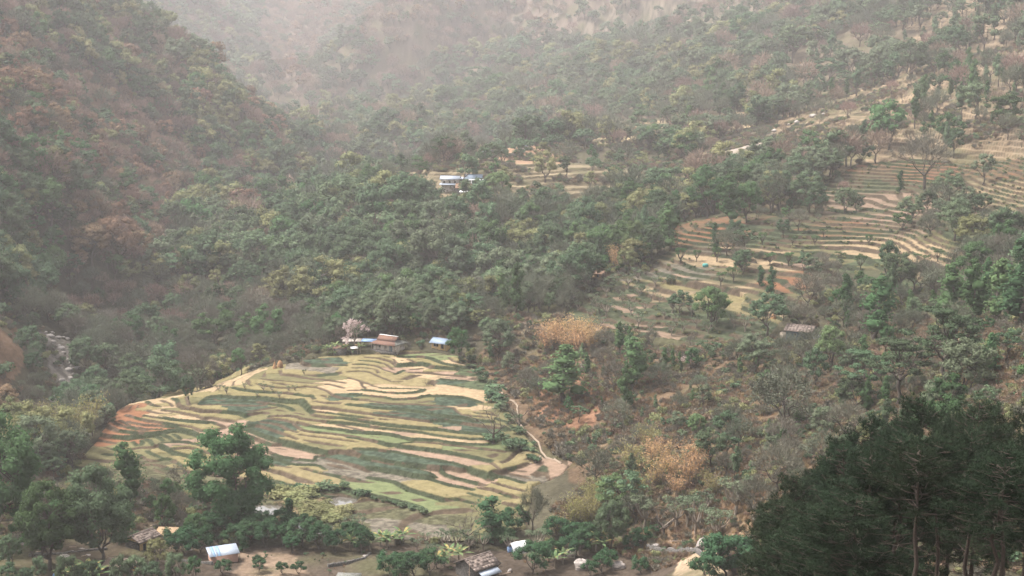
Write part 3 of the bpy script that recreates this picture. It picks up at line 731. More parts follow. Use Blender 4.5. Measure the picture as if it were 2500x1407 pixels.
def tree_bare(h=10,w=7,lv=3,ntw=14,tl=.9,tw=.03,seed=0,nb=3,buds=0,bs=.25,fuzz=0,spread=.6):
    r=np.random.default_rng(seed); gt=G(); gc=G(); tips=[]
    t0=np.array([0,0,h*.22]); tube(gt,*limb((0,0,-1),t0,h*.022+.05,h*.017+.03,5,.03,r),k=6)
    for i in range(4):
        a=i*1.57+r.random(); branch(gt,t0,np.array([math.cos(a)*.75*w/h*1.3,math.sin(a)*.75*w/h*1.3,.95]),h*.29,h*.010+.025,lv-1,r,tips,spread,5,nb)
    P=np.array([t[0] for t in tips]); D=np.array([t[1] for t in tips])
    n=len(P)*ntw; i=np.repeat(np.arange(len(P)),ntw)
    twigs(gc,P[i]-D[i]*r.random((n,1))*tl+r.normal(0,.12,(n,3)),D[i]+r.normal(0,.75,(n,3)),tl,tw,r)
    if fuzz:
        d=norm(r.normal(0,1,(fuzz,3))); d[:,2]=np.abs(d[:,2])*1.0-.15; ctr=np.array([0,0,h*.55])
        C=ctr+d*np.array([w/2,w/2,h*.42])*(.45+.5*r.random((fuzz,1)))
        twigs(gc,C,norm(C-np.array([0,0,h*.25]))+r.normal(0,.45,(fuzz,3)),tl,tw,r)
    if buds:
        i=r.integers(0,len(P),buds); C=P[i]+r.normal(0,tl*.45,(buds,3)); leaves(gc,C,r.normal(0,1,(buds,3))+np.array([0,0,.4]),bs,.7,r=r)
    return gt,gc
def tree_lopped(h=4.5,w=3.6,nf=9,nl=46,s=.34,seed=0):
    r=np.random.default_rng(seed); gt=G(); gc=G(); t0=np.array([r.normal(0,.1),r.normal(0,.1),h*.3])
    tube(gt,*limb((0,0,-.8),t0,.2,.15,4,.03,r),k=6)
    for i in range(nf):
        a=i*6.28/nf+r.random()*.6; o=w/2*(.35+.6*r.random()); q=np.array([math.cos(a)*o,math.sin(a)*o,h*(.68+.27*r.random())])
        m=t0+(q-t0)*np.array([.7,.7,.45]); tube(gt,*limb(t0,m,.11,.08,3,.05,r),k=5); tube(gt,*limb(m,q,.08,.04,3,.05,r),k=4)
        clump(gc,q,(.55,.55,.4),nl,s,r=r,asp=.35)
    return gt,gc
def bamboo(h=9,w=7,nc=34,nl=26,s=.6,seed=0):
    r=np.random.default_rng(seed); gt=G(); gc=G()
    for i in range(nc):
        a=r.random()*6.28; b=np.array([math.cos(a),math.sin(a),0])*.7*r.random(); L=h*(.65+.5*r.random()); lean=w/2*(.3+.8*r.random())
        t=np.linspace(0,1,7)[:,None]; dr=np.array([math.cos(a),math.sin(a),0])
        P=b+dr*lean*t**2.2+np.array([0,0,1])*(L*(t-.16*t**4)); P[0,2]-=.6; tube(gt,P,np.linspace(.05,.015,7),4)
        tt=.3+.7*r.random(nl); C=np.stack([np.interp(tt,t[:,0],P[:,k]) for k in range(3)],1)+r.normal(0,.38,(nl,3))
        leaves(gc,C,r.normal(0,1,(nl,3))+np.array([0,0,.5]),s,.22,.35,r)
    return gt,gc
def banana(h=4.2,nl=9,seed=0):
    r=np.random.default_rng(seed); gt=G(); gc=G(); hs_=h*.45
    tube(gt,*limb((0,0,-.5),(0,0,hs_),.17,.10,4,.01,r),k=7)
    for i in range(nl):
        a=i*2.4+r.random()*.5; L=h*(.55+.2*r.random()); el=1.15-.9*i/nl+.2*r.random(); n=8; t=np.linspace(0,1,n)
        dr=np.array([math.cos(a),math.sin(a),0]); side=np.array([-math.sin(a),math.cos(a),0])
        ang=el-1.5*t**1.5*(.6+.4*r.random()); dx=np.cumsum(np.cos(ang))*L/n; dz=np.cumsum(np.sin(ang))*L/n
        P=np.array([0,0,hs_])+dr*dx[:,None]+np.array([0,0,1])*dz[:,None]
        wd=.30*np.sin(np.clip(t*1.05+.08,0,1)*np.pi)**.6*(.85+.3*r.random(n))
        Lf=P+side*wd[:,None]-np.array([0,0,1])*wd[:,None]*.35; Rt=P-side*wd[:,None]-np.array([0,0,1])*wd[:,None]*.35
        V=np.stack([Lf,P,Rt],1).reshape(-1,3); q=[]
        for k in range(n-1): q+=[(3*k,3*k+1,3*k+4,3*k+3),(3*k+1,3*k+2,3*k+5,3*k+4)]
        gc.add(V,np.array(q))
    return gt,gc
def tuft(h=1.0,w=.7,n=26,seed=0,wd=.05):
    r=np.random.default_rng(seed); g=G(); C=r.normal(0,w*.22,(n,3)); C[:,2]=-.1; D=r.normal(0,.45,(n,3)); D[:,2]=1
    twigs(g,C,D,h,wd,r); return None,g
def shrub(h=1.6,w=2.2,ncl=7,nl=46,s=.34,seed=0,tw=0):
    r=np.random.default_rng(seed); g=G(); gt=G()
    for i in range(ncl):
        a=r.random()*6.28; o=w/2*r.random()**.5*.75; rd=w*.24*(.7+.6*r.random())
        p=np.array([math.cos(a)*o,math.sin(a)*o,h*(.25+.5*r.random())]); clump(g,p,(rd,rd,rd*.85),nl,s,r=r,fill=.5)
        tube(gt,*limb((0,0,-.3),p,.05,.02,3,.05,r),k=4)
    if tw: twigs(g,r.normal(0,w*.16,(tw,3))*np.array([1,1,.3])+np.array([0,0,h*.3]),r.normal(0,.7,(tw,3))+np.array([0,0,.8]),h*.7,.035,r)
    return gt,g
def pine(h=20,w=8,seed=0,first=.35,nwh=22,tufts=34,lean=0):
    r=np.random.default_rng(seed); gt=G(); gc=G(); top=np.array([lean,r.normal(0,.3),h])
    P,R=limb((0,0,-1.5),top,.27,.04,10,.008,r); tube(gt,P,R,8)
    at=lambda z:np.array([np.interp(z,P[:,2],P[:,k]) for k in range(3)])
    for i in range(nwh):
        t=first+(1-first)*((i+.3*r.random())/nwh)**.9; z=h*t; prof=(min(1,(1.02-t)/.35))**.75*(.6+.4*min(1,(t-first)/.2+.3))
        for b in range(5):
            a=r.random()*6.28; L=w/2*prof*(.65+.5*r.random())+.35; p=at(z)
            q=p+np.array([math.cos(a)*L,math.sin(a)*L,L*(.12+.35*r.random())]); B,RR=limb(p,q,.05+.02*prof,.02,5,.05,r); tube(gt,B,RR,4)
            n=max(6,int(tufts*L/3)); nc_=max(2,int(L/.8)); tc=.35+.68*(np.arange(nc_)+r.random(nc_))/nc_; cc_=np.stack([np.interp(tc,np.linspace(0,1,5),B[:,k]) for k in range(3)],1)+r.normal(0,.28,(nc_,3)); C=cc_[r.integers(nc_,size=n)]+r.normal(0,.2,(n,3))
            k=11; i2=np.repeat(np.arange(n),k); d=norm(q-p)
            twigs(gc,C[i2],norm(r.normal(0,.8,(n*k,3))+d*.5+np.array([0,0,.75])),.42,.022,r)
    for i in range(14):   # dead lower branches
        z=h*(first*.25+first*.8*r.random()); a=r.random()*6.28; L=1.2+2.4*r.random(); p=at(z)
        q=p+np.array([math.cos(a)*L,math.sin(a)*L,L*r.normal(-.05,.2)]); B,RR=limb(p,q,.035,.012,5,.08,r); tube(gt,B,RR,4)
        for j in range(3): 
            e=B[1+j]; tube(gt,*limb(e,e+r.normal(0,.5,3),.014,.006,3,.05,r),k=3)
    return gt,gc
# foliage and bark
MB=dict(
 bark=mat('bark',(.075,.06,.048),var=.3,scale=4,rnd=.2),
 palebark=mat('pale bark',(.20,.165,.13),var=.3,scale=4),
 pinebark=mat('pine bark',(.055,.04,.032),var=.35,scale=5),
 teal=mat('grey green leaves',(.082,.118,.066),rnd=.34,transl=.22),
 green=mat('green leaves',(.066,.115,.05),rnd=.3,transl=.28),
 bright=mat('fresh green leaves',(.115,.165,.075),rnd=.2,transl=.3),
 olive=mat('olive leaves',(.175,.18,.085),rnd=.25,transl=.22),
 dark=mat('dark orchard leaves',(.042,.082,.040),rnd=.22,transl=.2),
 sage=mat('sage leaves',(.105,.13,.08),rnd=.22,transl=.2),
 twigp=mat('pale brown twigs',(.20,.138,.105),rnd=.25),
 twig=mat('grey brown twigs',(.115,.105,.078),rnd=.25),
 twigg=mat('grey green twigs',(.10,.108,.072),rnd=.25),
 rust=mat('rust dry leaves',(.20,.13,.085),rnd=.2,transl=.2),
 tan=mat('dry bamboo leaves',(.42,.27,.135),rnd=.15,transl=.25),
 ybam=mat('yellow green bamboo leaves',(.23,.21,.085),rnd=.2,transl=.25),
 pink=mat('pale blossom',(.52,.41,.38),transl=.3),
 ban=mat('banana leaves',(.105,.15,.07),rnd=.25,transl=.25,col2=(.32,.24,.10),thr=(.55,.62),scale=1.2),
 needle=mat('pine needles',(.03,.044,.026),rnd=.3,transl=.1),
 dryg=mat('dry grass',(.26,.175,.095),rnd=.25,transl=.15),
 greeng=mat('bund grass',(.075,.09,.042),rnd=.3,transl=.15),
 redg=mat('rust scrub',(.155,.108,.068),rnd=.25))
# kinds: name -> list of (trunk mesh, crown mesh, nominal height)
KIND={}
def kind(key,builds,bark,leaf,h,tn='trunk',cn='crown'):
    out=[]
    for gt,gc in builds:
        tm=gt.mesh(tn,MB[bark],True) if gt is not None and gt.n else None
        out.append((tm,gc.mesh(cn,MB[leaf]),h,gt,gc,bark,leaf))
    KIND[key]=out
Rg=range
SH=[(10,8,16,.16,.2,.8),(10,6.2,14,.12,.22,.95),(10,9.5,20,.22,.17,.66),(10,7.4,12,.26,.21,.8),(10,8.6,24,.10,.16,.9)]
for col_ in ('teal','green','olive','sage','rust','bright'):
    sd0=hash(col_)%7 if False else {'teal':0,'green':20,'olive':40,'sage':60,'rust':80,'bright':100}[col_]
    kind('far_'+col_,[tree_broad(h_,w_,n_,52,.66,t_,seed=sd0+i,cr=c_,stem=True,sides=4,flat=f_) for i,(h_,w_,n_,t_,c_,f_) in enumerate(SH)],'bark',col_,10)
    kind('mid_'+col_,[tree_broad(h_*1.1,w_*1.06,n_*2,80,.42,t_+.05,seed=sd0+i+7,cr=c_*.83,flat=f_) for i,(h_,w_,n_,t_,c_,f_) in enumerate(SH)],'bark',col_,11)
kind('hero_green',[tree_broad(15,12,78,190,.42,.15,seed=201,low=-.85,cr=.135,flat=.92),tree_broad(15,11,66,190,.42,.18,seed=202,low=-.85,cr=.14,flat=.92)],'bark','green',15)
kind('hero_dark',[tree_broad(15,12,72,180,.42,.15,seed=203,low=-.85,cr=.135,flat=.92),tree_broad(15,12,60,170,.42,.27,seed=204,low=-.8,cr=.135,flat=.92)],'bark','teal',15)
kind('umbrella',[tree_broad(13,11,34,90,.42,.42,seed=s_,cr=.11,flat=.42) for s_ in (211,212)],'bark','teal',13)
kind('citrus',[tree_broad(5,5,22,110,.30,.14,seed=s_,cr=.19,flat=.8) for s_ in (221,222,223)],'bark','dark',5)
kind('tall_teal',[tree_col(15,4.6,15,60,.5,seed=s_,base=.40) for s_ in (21,22,23)],'bark','teal',15)
kind('tall_green',[tree_col(14,4.8,16,60,.5,seed=s_,base=.34) for s_ in (24,25)],'bark','green',14)
kind('umb_far',[tree_broad(12,10,18,44,.7,.42,seed=s_,cr=.15,flat=.5,sides=4) for s_ in (31,32)],'bark','teal',12)
kind('col_green',[tree_col(14,4.2,16,75,.42,seed=s_) for s_ in (1,2,3)],'bark','green',14)
kind('col_bright',[tree_col(12,3.6,14,75,.42,seed=s_) for s_ in (4,5)],'bark','bright',12)
kind('col_dark',[tree_col(9,3.0,12,90,.34,seed=s_,base=.12) for s_ in (6,7)],'bark','dark',9)
kind('bare_far',[tree_bare(9,8,2,16,1.2,.07,seed=s_,fuzz=520) for s_ in (1,2,3)],'bark','twigp',9)
kind('bareg_far',[tree_bare(9,8,2,16,1.2,.07,seed=s_,fuzz=520) for s_ in (4,5)],'bark','twigg',9)
kind('bare_mid',[tree_bare(9.5,8,3,26,.85,.034,seed=s_,fuzz=1300) for s_ in (6,7,8)],'bark','twig',9.5)
kind('bareg_mid',[tree_bare(9.5,8,3,22,.85,.034,seed=s_,fuzz=800,buds=1300,bs=.24) for s_ in (9,10)],'bark','twigg',9.5)
kind('bare_clean',[tree_bare(7,7,4,5,.5,.02,seed=s_,nb=2,spread=.5) for s_ in (11,12)],'bark','twig',7)
kind('blossom',[tree_bare(10,5,3,6,.6,.02,seed=14,buds=1500,bs=.30)],'palebark','pink',10)
kind('lopped',[tree_lopped(seed=s_) for s_ in (1,2,3)],'palebark','sage',4.5)
kind('loppedg',[tree_lopped(seed=s_,nl=80,s=.36) for s_ in (4,5)],'bark','green',4.5)
kind('bam_tan',[bamboo(seed=s_) for s_ in (1,2)],'palebark','tan',9,'culms','leaves')
kind('bam_yel',[bamboo(seed=s_) for s_ in (3,4)],'palebark','ybam',9,'culms','leaves')
kind('banana',[banana(seed=s_) for s_ in (1,2,3)],'palebark','ban',4.2,'stem','leaves')
kind('shrub_g',[shrub(seed=s_) for s_ in (1,2,3)],'bark','teal',1.6,'stems','foliage')
kind('shrub_o',[shrub(seed=s_,tw=60) for s_ in (4,5)],'bark','olive',1.6,'stems','foliage')
kind('shrub_b',[shrub(seed=s_,nl=8,tw=240) for s_ in (6,7)],'bark','twig',1.6,'stems','foliage')
kind('shrub_r',[shrub(seed=s_,nl=14,tw=220) for s_ in (8,9)],'bark','redg',1.6,'stems','foliage')
kind('tuft_d',[tuft(seed=s_) for s_ in (1,2,3)],'bark','dryg',1)
kind('tuft_g',[tuft(seed=s_,h=.75,n=34) for s_ in (4,5)],'bark','greeng',1)
kind('pine',[pine(seed=1),pine(seed=2,w=9,first=.3),pine(seed=3,w=7.5,first=.42,lean=1.0),pine(seed=4,w=9,first=.62,lean=.6,nwh=12),pine(seed=5,w=8,first=.68,lean=-.8,nwh=10)],'pinebark','needle',20)
print('plants',time.time()-T0)
PROTO={}
def proto(key,i):
    """one joined mesh object of a plant, for the far stuff only (never linked to the scene)"""
    if (key,i) not in PROTO:
        tm,cm,h,gt,gc,b,l=KIND[key][i]; V2,f2=gc.arrays(); nf=sum(len(a) for a in f2)
        if tm is not None:
            V1,f1=gt.arrays(); q=[a+0 for a in f1]+[a+len(V1) for a in f2]
            mi=[0]*sum(len(a) for a in f1)+[1]*nf; V=np.concatenate([V1,V2]); me=mesh_np('plant',V,q,[MB[b],MB[l]],midx=mi)
        else: me=mesh_np('plant',V2,f2,[MB[l]])
        PROTO[(key,i)]=bpy.data.objects.new('plant_%02d'%len(PROTO),me)
    return PROTO[(key,i)]
def scatter_stuff(name,pts):
    """pts: list of (key,variant,x,y,z,rot,scale): ONE object carrying instances"""
    keys=sorted({(p[0],p[1]) for p in pts}); cl=bpy.data.collections.new(name+' kinds')
    nm=[]
    for kk in keys: o=proto(*kk); cl.objects.link(o); nm.append(o.name)
    order={n:i for i,n in enumerate(sorted(nm))}; idx=[order[proto(p[0],p[1]).name] for p in pts]
    me=bpy.data.meshes.new(name); me.vertices.add(len(pts)); A=np.array([p[2:5] for p in pts],np.float32); me.vertices.foreach_set('co',A.ravel())
    for an,ty,dat in (('idx','INT',idx),('rz','FLOAT',[p[5] for p in pts]),('sc','FLOAT',[p[6] for p in pts])):
        at=me.attributes.new(an,ty,'POINT'); at.data.foreach_set('value',np.array(dat,np.int32 if ty=='INT' else np.float32))
    o=link(name,me); tag(o,kind='stuff')
    ng=bpy.data.node_groups.new(name,'GeometryNodeTree'); ng.interface.new_socket('Geometry',in_out='INPUT',socket_type='NodeSocketGeometry'); ng.interface.new_socket('Geometry',in_out='OUTPUT',socket_type='NodeSocketGeometry')
    N=ng.nodes; L=ng.links; gi=N.new('NodeGroupInput'); go=N.new('NodeGroupOutput')
    ip=N.new('GeometryNodeInstanceOnPoints'); ci=N.new('GeometryNodeCollectionInfo'); ci.inputs['Collection'].default_value=cl; ci.inputs['Separate Children'].default_value=True; ci.inputs['Reset Children'].default_value=True
    def at(n,t):
        a=N.new('GeometryNodeInputNamedAttribute'); a.data_type=t; a.inputs[0].default_value=n; return a.outputs[0]
    cx=N.new('ShaderNodeCombineXYZ'); L.new(at('rz','FLOAT'),cx.inputs[2]); s=at('sc','FLOAT')
    L.new(gi.outputs[0],ip.inputs['Points']); L.new(ci.outputs[0],ip.inputs['Instance']); ip.inputs['Pick Instance'].default_value=True
    L.new(at('idx','INT'),ip.inputs['Instance Index']); L.new(cx.outputs[0],ip.inputs['Rotation']); L.new(s,ip.inputs['Scale']); L.new(ip.outputs[0],go.inputs[0])
    md=o.modifiers.new('plants','NODES'); md.node_group=ng
    return o
def place(name,label,cat,key,i,x,y,z,rot,scale,group=None,sxy=None,flat=False,tn=None):
    tm,cm,h=KIND[key][i%len(KIND[key])][:3]
    if flat and tm is not None and False: pass
    t=thing(name,label,cat,(x,y,z),rot,group); sx=sxy or scale; t.scale=(sx,sx,scale)
    if tm is not None: link(tm.name.split('.')[0],tm,t)
    link(cm.name.split('.')[0],cm,t)
    return t
# ------------------------------------------------------------ buildings and small things
CLEAR=[]
MM=dict(
 stone=mat('dark rubble stone',(.11,.10,.09),var=.45,scale=3,bump=.08,bscale=9,col2=(.06,.055,.05),thr=(.45,.55)),
 plank=mat('weathered dark planks',(.055,.05,.045),var=.5,scale=5,vecs=(.3,.3,6),bump=.04,bscale=6),
 mud=mat('ochre mud wall',(.42,.28,.13),var=.15,scale=1.5),
 pinkw=mat('pink clay wall',(.33,.20,.15),var=.12,scale=1.2,col2=(.36,.22,.17),thr=(.4,.6)),
 whitew=mat('whitewashed wall',(.44,.39,.34),var=.15,scale=1.2,col2=(.20,.17,.14),thr=(.5,.65)),
 slate=mat('mossy slate roof',(.13,.10,.085),var=.45,scale=2.2,bump=.06,bscale=6,col2=(.21,.165,.135),thr=(.56,.62)),
 slateg=mat('grey slate roof',(.15,.145,.13),var=.4,scale=2.5,bump=.05,bscale=6,col2=(.08,.085,.06),thr=(.5,.6)),
 tin=mat('pale tin sheet',(.28,.31,.36),rough=.5,var=.08,scale=1,spec=.4),
 tinb=mat('blue tin sheet',(.20,.30,.42),rough=.5,var=.1,scale=1,spec=.4),
 tinr=mat('rusty tin roof',(.15,.085,.065),rough=.8,var=.3,scale=1.5,vecs=(5,.6,.6),col2=(.25,.13,.06),thr=(.55,.7)),
 tinp=mat('light blue tin roof',(.21,.26,.33),rough=.5,var=.1,scale=1,spec=.4),
 thatch=mat('straw thatch',(.29,.20,.12),var=.35,scale=4,vecs=(1,6,6),bump=.08,bscale=8),
 thatchb=mat('brown thatch',(.24,.15,.10),var=.3,scale=4,bump=.08,bscale=8),
 wood=mat('grey timber',(.22,.18,.14),var=.3,scale=4),
 board=mat('loose roof boards',(.40,.30,.23),var=.35,scale=3),
 white=mat('white tarpaulin',(.66,.65,.63),rough=.5),
 bluet=mat('blue tarpaulin',(.22,.32,.50),rough=.5),
 yel=mat('yellow cloth',(.65,.38,.06)),
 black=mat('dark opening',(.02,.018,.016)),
 bluegrey=mat('blue grey wall',(.055,.075,.085),var=.3,scale=1.5),
 bluep=mat('blue painted wall',(.09,.17,.23),var=.1,scale=1),
 hay=mat('stacked hay',(.28,.16,.08),var=.25,scale=5,bump=.08,bscale=9),
 rock=mat('pale river rock',(.27,.24,.215),var=.3,scale=.8,bump=.1,bscale=3),
 rockd=mat('grey boulder',(.24,.21,.19),var=.35,scale=.8,bump=.15,bscale=3,vecs=(1,1,4),col2=(.45,.38,.33),thr=(.55,.62)),
 path=mat('trodden path',(.215,.165,.12),var=.15,scale=1),
 barrel=mat('blue plastic',(.12,.22,.38),rough=.45),teal=mat('teal tank',(.05,.22,.20),rough=.5))
_B=[(0,2,3,1),(4,5,7,6),(0,1,5,4),(2,6,7,3),(0,4,6,2),(1,3,7,5)]
def box(g,a,b):
    V=[(x,y,z) for z in (a[2],b[2]) for y in (a[1],b[1]) for x in (a[0],b[0])]; g.add(V,_B)
def slab(g,P,t):
    """thick sheet through four corners P (counter-clockwise from above)"""
    P=np.array(P,float); n=norm(np.cross(P[1]-P[0],P[3]-P[0])); V=np.concatenate([P,P-n*t]); g.add(V,[(0,1,2,3),(7,6,5,4),(0,4,5,1),(1,5,6,2),(2,6,7,3),(3,7,4,0)])
def part(name,fn,m,parent,smooth=False):
    g=G(); fn(g); return link(name,g.mesh(name,MM[m],smooth),parent)
def gable_wall(g,L,W,H,rise):
    x,y=L/2,W/2
    V=[(-x,-y,-1),(x,-y,-1),(x,y,-1),(-x,y,-1),(-x,-y,H),(x,-y,H),(x,y,H),(-x,y,H),(-x,0,H+rise),(x,0,H+rise)]
    g.add(V,[(0,1,5,4),(2,3,7,6),(3,0,4,7),(1,2,6,5)],[(4,8,7),(5,6,9)])
def corr(g,P,n,t,amp):
    """ribbed sheet: n ribs laid across the slab"""
    P=np.array(P,float); nn=norm(np.cross(P[1]-P[0],P[3]-P[0])); slab(g,P,t)
    for i in range(n):
        a=(i+.2)/n;b=(i+.5)/n; q=[P[0]+(P[1]-P[0])*a,P[0]+(P[1]-P[0])*b,P[3]+(P[2]-P[3])*b,P[3]+(P[2]-P[3])*a]
        slab(g,[k+nn*amp for k in q],amp*.9)
def clear(x,y,r=4.5,dirn=True):
    CLEAR.append((x,y,r)); 
    if dirn: CLEAR.append((x*(1-5/y),y-5,r)); CLEAR.append((x*(1-10/y),y-10,r*.8)); CLEAR.append((x*(1-15/y),y-15,r*.6))
def house(name,label,u,v,rz,L,W,H,rise,wall,roof,ov=.45,ends=None,windows=(),door=None,back=0,gable_m=None,ribs=0,cat='house',dz=0):
    x,y,z=hit(u,v); clear(x,y,max(L,W)*.5+.8); t=thing(name,label,cat,(x,y,z+dz),math.radians(rz))
    part('wall',lambda g:gable_wall(g,L,W,H,rise),wall,t)
    sl=rise/(W/2); X0=L/2+ov; Y0=W/2+ov; ze=H-sl*ov+.06; zr=H+rise+.06
    for s in (-1,1):
        P=[(-X0*s,-Y0*s,ze),(X0*s,-Y0*s,ze),(X0*s,0,zr),(-X0*s,0,zr)]
        part('roof',lambda g:(corr(g,P,ribs,.05,.035) if ribs else (slab(g,P,.10),slabs_rows(g,P))),roof,t)
    part('ridge_cap',lambda g:box(g,(-X0-.02,-.16,zr-.03),(X0+.02,.16,zr+.07)),'whitew' if name=='farmhouse' else roof,t)
    for (side,a,zb_,w_,h_) in windows: opening(t,'window',side,a,zb_,w_,h_,L,W)
    if door: opening(t,'door',door[0],door[1],0.02,.85,1.75,L,W)
    return t
def slabs_rows(g,P,n=5,m=9,t=.05):
    P=np.array(P,float); nn=norm(np.cross(P[1]-P[0],P[3]-P[0])); r=np.random.default_rng(int(abs(P).sum()*100))
    for i in range(n):
        for j in range(m):
            if r.random()<.25: continue
            a=(j+.03+.1*r.random())/m; b=(j+.95)/m; c=(i+.05)/n; d=min(1,(i+1.1)/n); f=lambda p,q:P[0]*(1-p)*(1-q)+P[1]*p*(1-q)+P[2]*p*q+P[3]*(1-p)*q
            o=nn*(.05+.04*r.random()); slab(g,[f(a,c)+o,f(b,c)+o,f(b,d)+o*.8,f(a,d)+o*.8],t)
def opening(t,kind_,side,a,zb_,w_,h_,L,W,m='black'):
    # side: 'f' front (-y), 'l' left gable (-x), 'r' right gable
    def fr(g):
        e=.07
        if side=='f': 
            y=-W/2; box(g,(a-w_/2-e,y-.07,zb_-e),(a+w_/2+e,y-.004,zb_)); box(g,(a-w_/2-e,y-.07,zb_+h_),(a+w_/2+e,y-.004,zb_+h_+e))
            box(g,(a-w_/2-e,y-.06,zb_),(a-w_/2,y-.004,zb_+h_)); box(g,(a+w_/2,y-.06,zb_),(a+w_/2+e,y-.004,zb_+h_))
        else:
            x=-L/2 if side=='l' else L/2; s=-1 if side=='l' else 1; xa,xb=sorted((x+s*.004,x+s*.07))
            box(g,(xa,a-w_/2-e,zb_-e),(xb,a+w_/2+e,zb_)); box(g,(xa,a-w_/2-e,zb_+h_),(xb,a+w_/2+e,zb_+h_+e))
            box(g,(xa,a-w_/2-e,zb_),(xb-.01*s if s>0 else xb,a-w_/2,zb_+h_)); box(g,(xa,a+w_/2,zb_),(xb-.01*s if s>0 else xb,a+w_/2+e,zb_+h_))
    f=part(kind_,fr,'wood',t)
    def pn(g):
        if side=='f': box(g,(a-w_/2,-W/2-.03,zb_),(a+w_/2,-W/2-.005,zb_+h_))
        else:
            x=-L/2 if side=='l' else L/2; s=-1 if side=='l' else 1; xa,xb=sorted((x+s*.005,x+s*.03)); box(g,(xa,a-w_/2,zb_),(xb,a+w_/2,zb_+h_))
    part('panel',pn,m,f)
def shed(name,label,u,v,rz,L,W,H,rise,roof,wall=None,cat='shed',ribs=0,rows=0,thick=.08,posts=True,clr=True):
    x,y,z=hit(u,v)
    if clr: clear(x,y,max(L,W)*.5+.5)
    t=thing(name,label,cat,(x,y,z),math.radians(rz)); ov=.3
    P=[(-L/2-ov,-W/2-ov,H),(L/2+ov,-W/2-ov,H),(L/2+ov,W/2+ov,H+rise),(-L/2-ov,W/2+ov,H+rise)]
    def rf(g):
        if rows:
            r=np.random.default_rng(int(u)); A=np.array(P,float)
            for i in range(rows):
                c=(i+.06*r.random())/rows; d=(i+.78+.1*r.random())/rows; j=r.normal(0,.012,2)
                f=lambda p,q:A[0]*(1-p)*(1-q)+A[1]*p*(1-q)+A[2]*p*q+A[3]*(1-p)*q
                slab(g,[f(-.02+j[0],c),f(1+j[1],c+j[0]),f(1+j[0],d+j[0]),f(-.02,d)],.05)
        elif ribs: corr(g,P,ribs,.04,.03)
        else: slab(g,P,thick)
    part('roof',rf,roof,t)
    if wall: part('wall',lambda g:slabwall(g,L,W,H,rise),wall,t)
    elif posts:
        for sx in (-1,1):
            for sy in (-1,1): part('post',lambda g:box(g,(sx*L/2-.07,sy*W/2-.07,-1),(sx*L/2+.07,sy*W/2+.07,H+(rise if sy>0 else 0)-.08)),'wood',t)
    return t
def slabwall(g,L,W,H,rise):
    x,y=L/2,W/2; h0=H-.04+rise*.08; h1=H+rise-.1
    V=[(-x,-y,-1),(x,-y,-1),(x,y,-1),(-x,y,-1),(-x,-y,h0-.05),(x,-y,h0-.05),(x,y,h1-.05),(-x,y,h1-.05)]
    g.add(V,[(0,1,5,4),(2,3,7,6),(3,0,4,7),(1,2,6,5),(4,5,6,7)])
# lower hamlet
t=house('mud_house','small mud house with patchy slate roof and dark plank gable, left of the thatched shed',348,1338,58,5.4,4.3,2.5,1.05,'mud','slate',windows=[('f',.6,.9,.5,.55)],door=('f',-1.4))
part('gable_planks',lambda g:[box(g,(-2.78,-2.1,-.9+i*.36),(-2.705-.02*(i%2),2.1,-.9+i*.36+.33)) for i in range(9)],'plank',t)
t=shed('thatched_shed','open shed with long ragged straw roof right of the mud house',420,1322,-4,6.2,3.0,1.9,.7,'thatch',thick=.28)
part('tarp',lambda g:slab(g,[(.2,-2.0,1.35),(2.1,-2.0,1.3),(2.1,-1.2,1.5),(.2,-1.2,1.55)],.03),'tin',t)
shed('plank_shed','low lean-to with loose gappy boards for a roof in front of the mud house',297,1394,-8,6.0,3.0,1.5,.6,'board',rows=7)
o=part('yellow_cloth',lambda g:slab(g,[(0,0,0),(.7,.1,0),(.7,.35,1.2),(0,.3,1.1)],.03),'yel',None); o.location=hit(322,1399); tag(o,'yellow cloth hanging at the right end of the gappy board lean-to','cloth')
# pink hut
x,y,z=hit(545,1368); clear(x,y,5)
t=thing('pink_hut','pink clay hut with pale tin roof striped blue, at the bottom centre-left','hut',(x,y,z),math.radians(24))
part('wall',lambda g:slabwall(g,5.6,2.9,1.75,.75),'pinkw',t)
A=np.array([(-3.15,-1.85,1.72),(3.15,-1.85,1.72),(3.15,1.85,2.62),(-3.15,1.85,2.62)])
for k_,(a,b) in enumerate(((0,.14),(.14,.22),(.22,.30),(.30,.39),(.39,1))):
    q=[A[0]+(A[1]-A[0])*a,A[0]+(A[1]-A[0])*b,A[3]+(A[2]-A[3])*b,A[3]+(A[2]-A[3])*a]
    part('roof_sheet',lambda g:corr(g,q,max(1,int((b-a)*24)),.03,.02),'tinb' if k_ in (1,3) else 'tin',t)
opening(t,'door','r',.2,0.02,.8,1.5,5.6,2.9)
part('post',lambda g:box(g,(3.05,-1.7,-.8),(3.15,-1.6,1.7)),'wood',t)
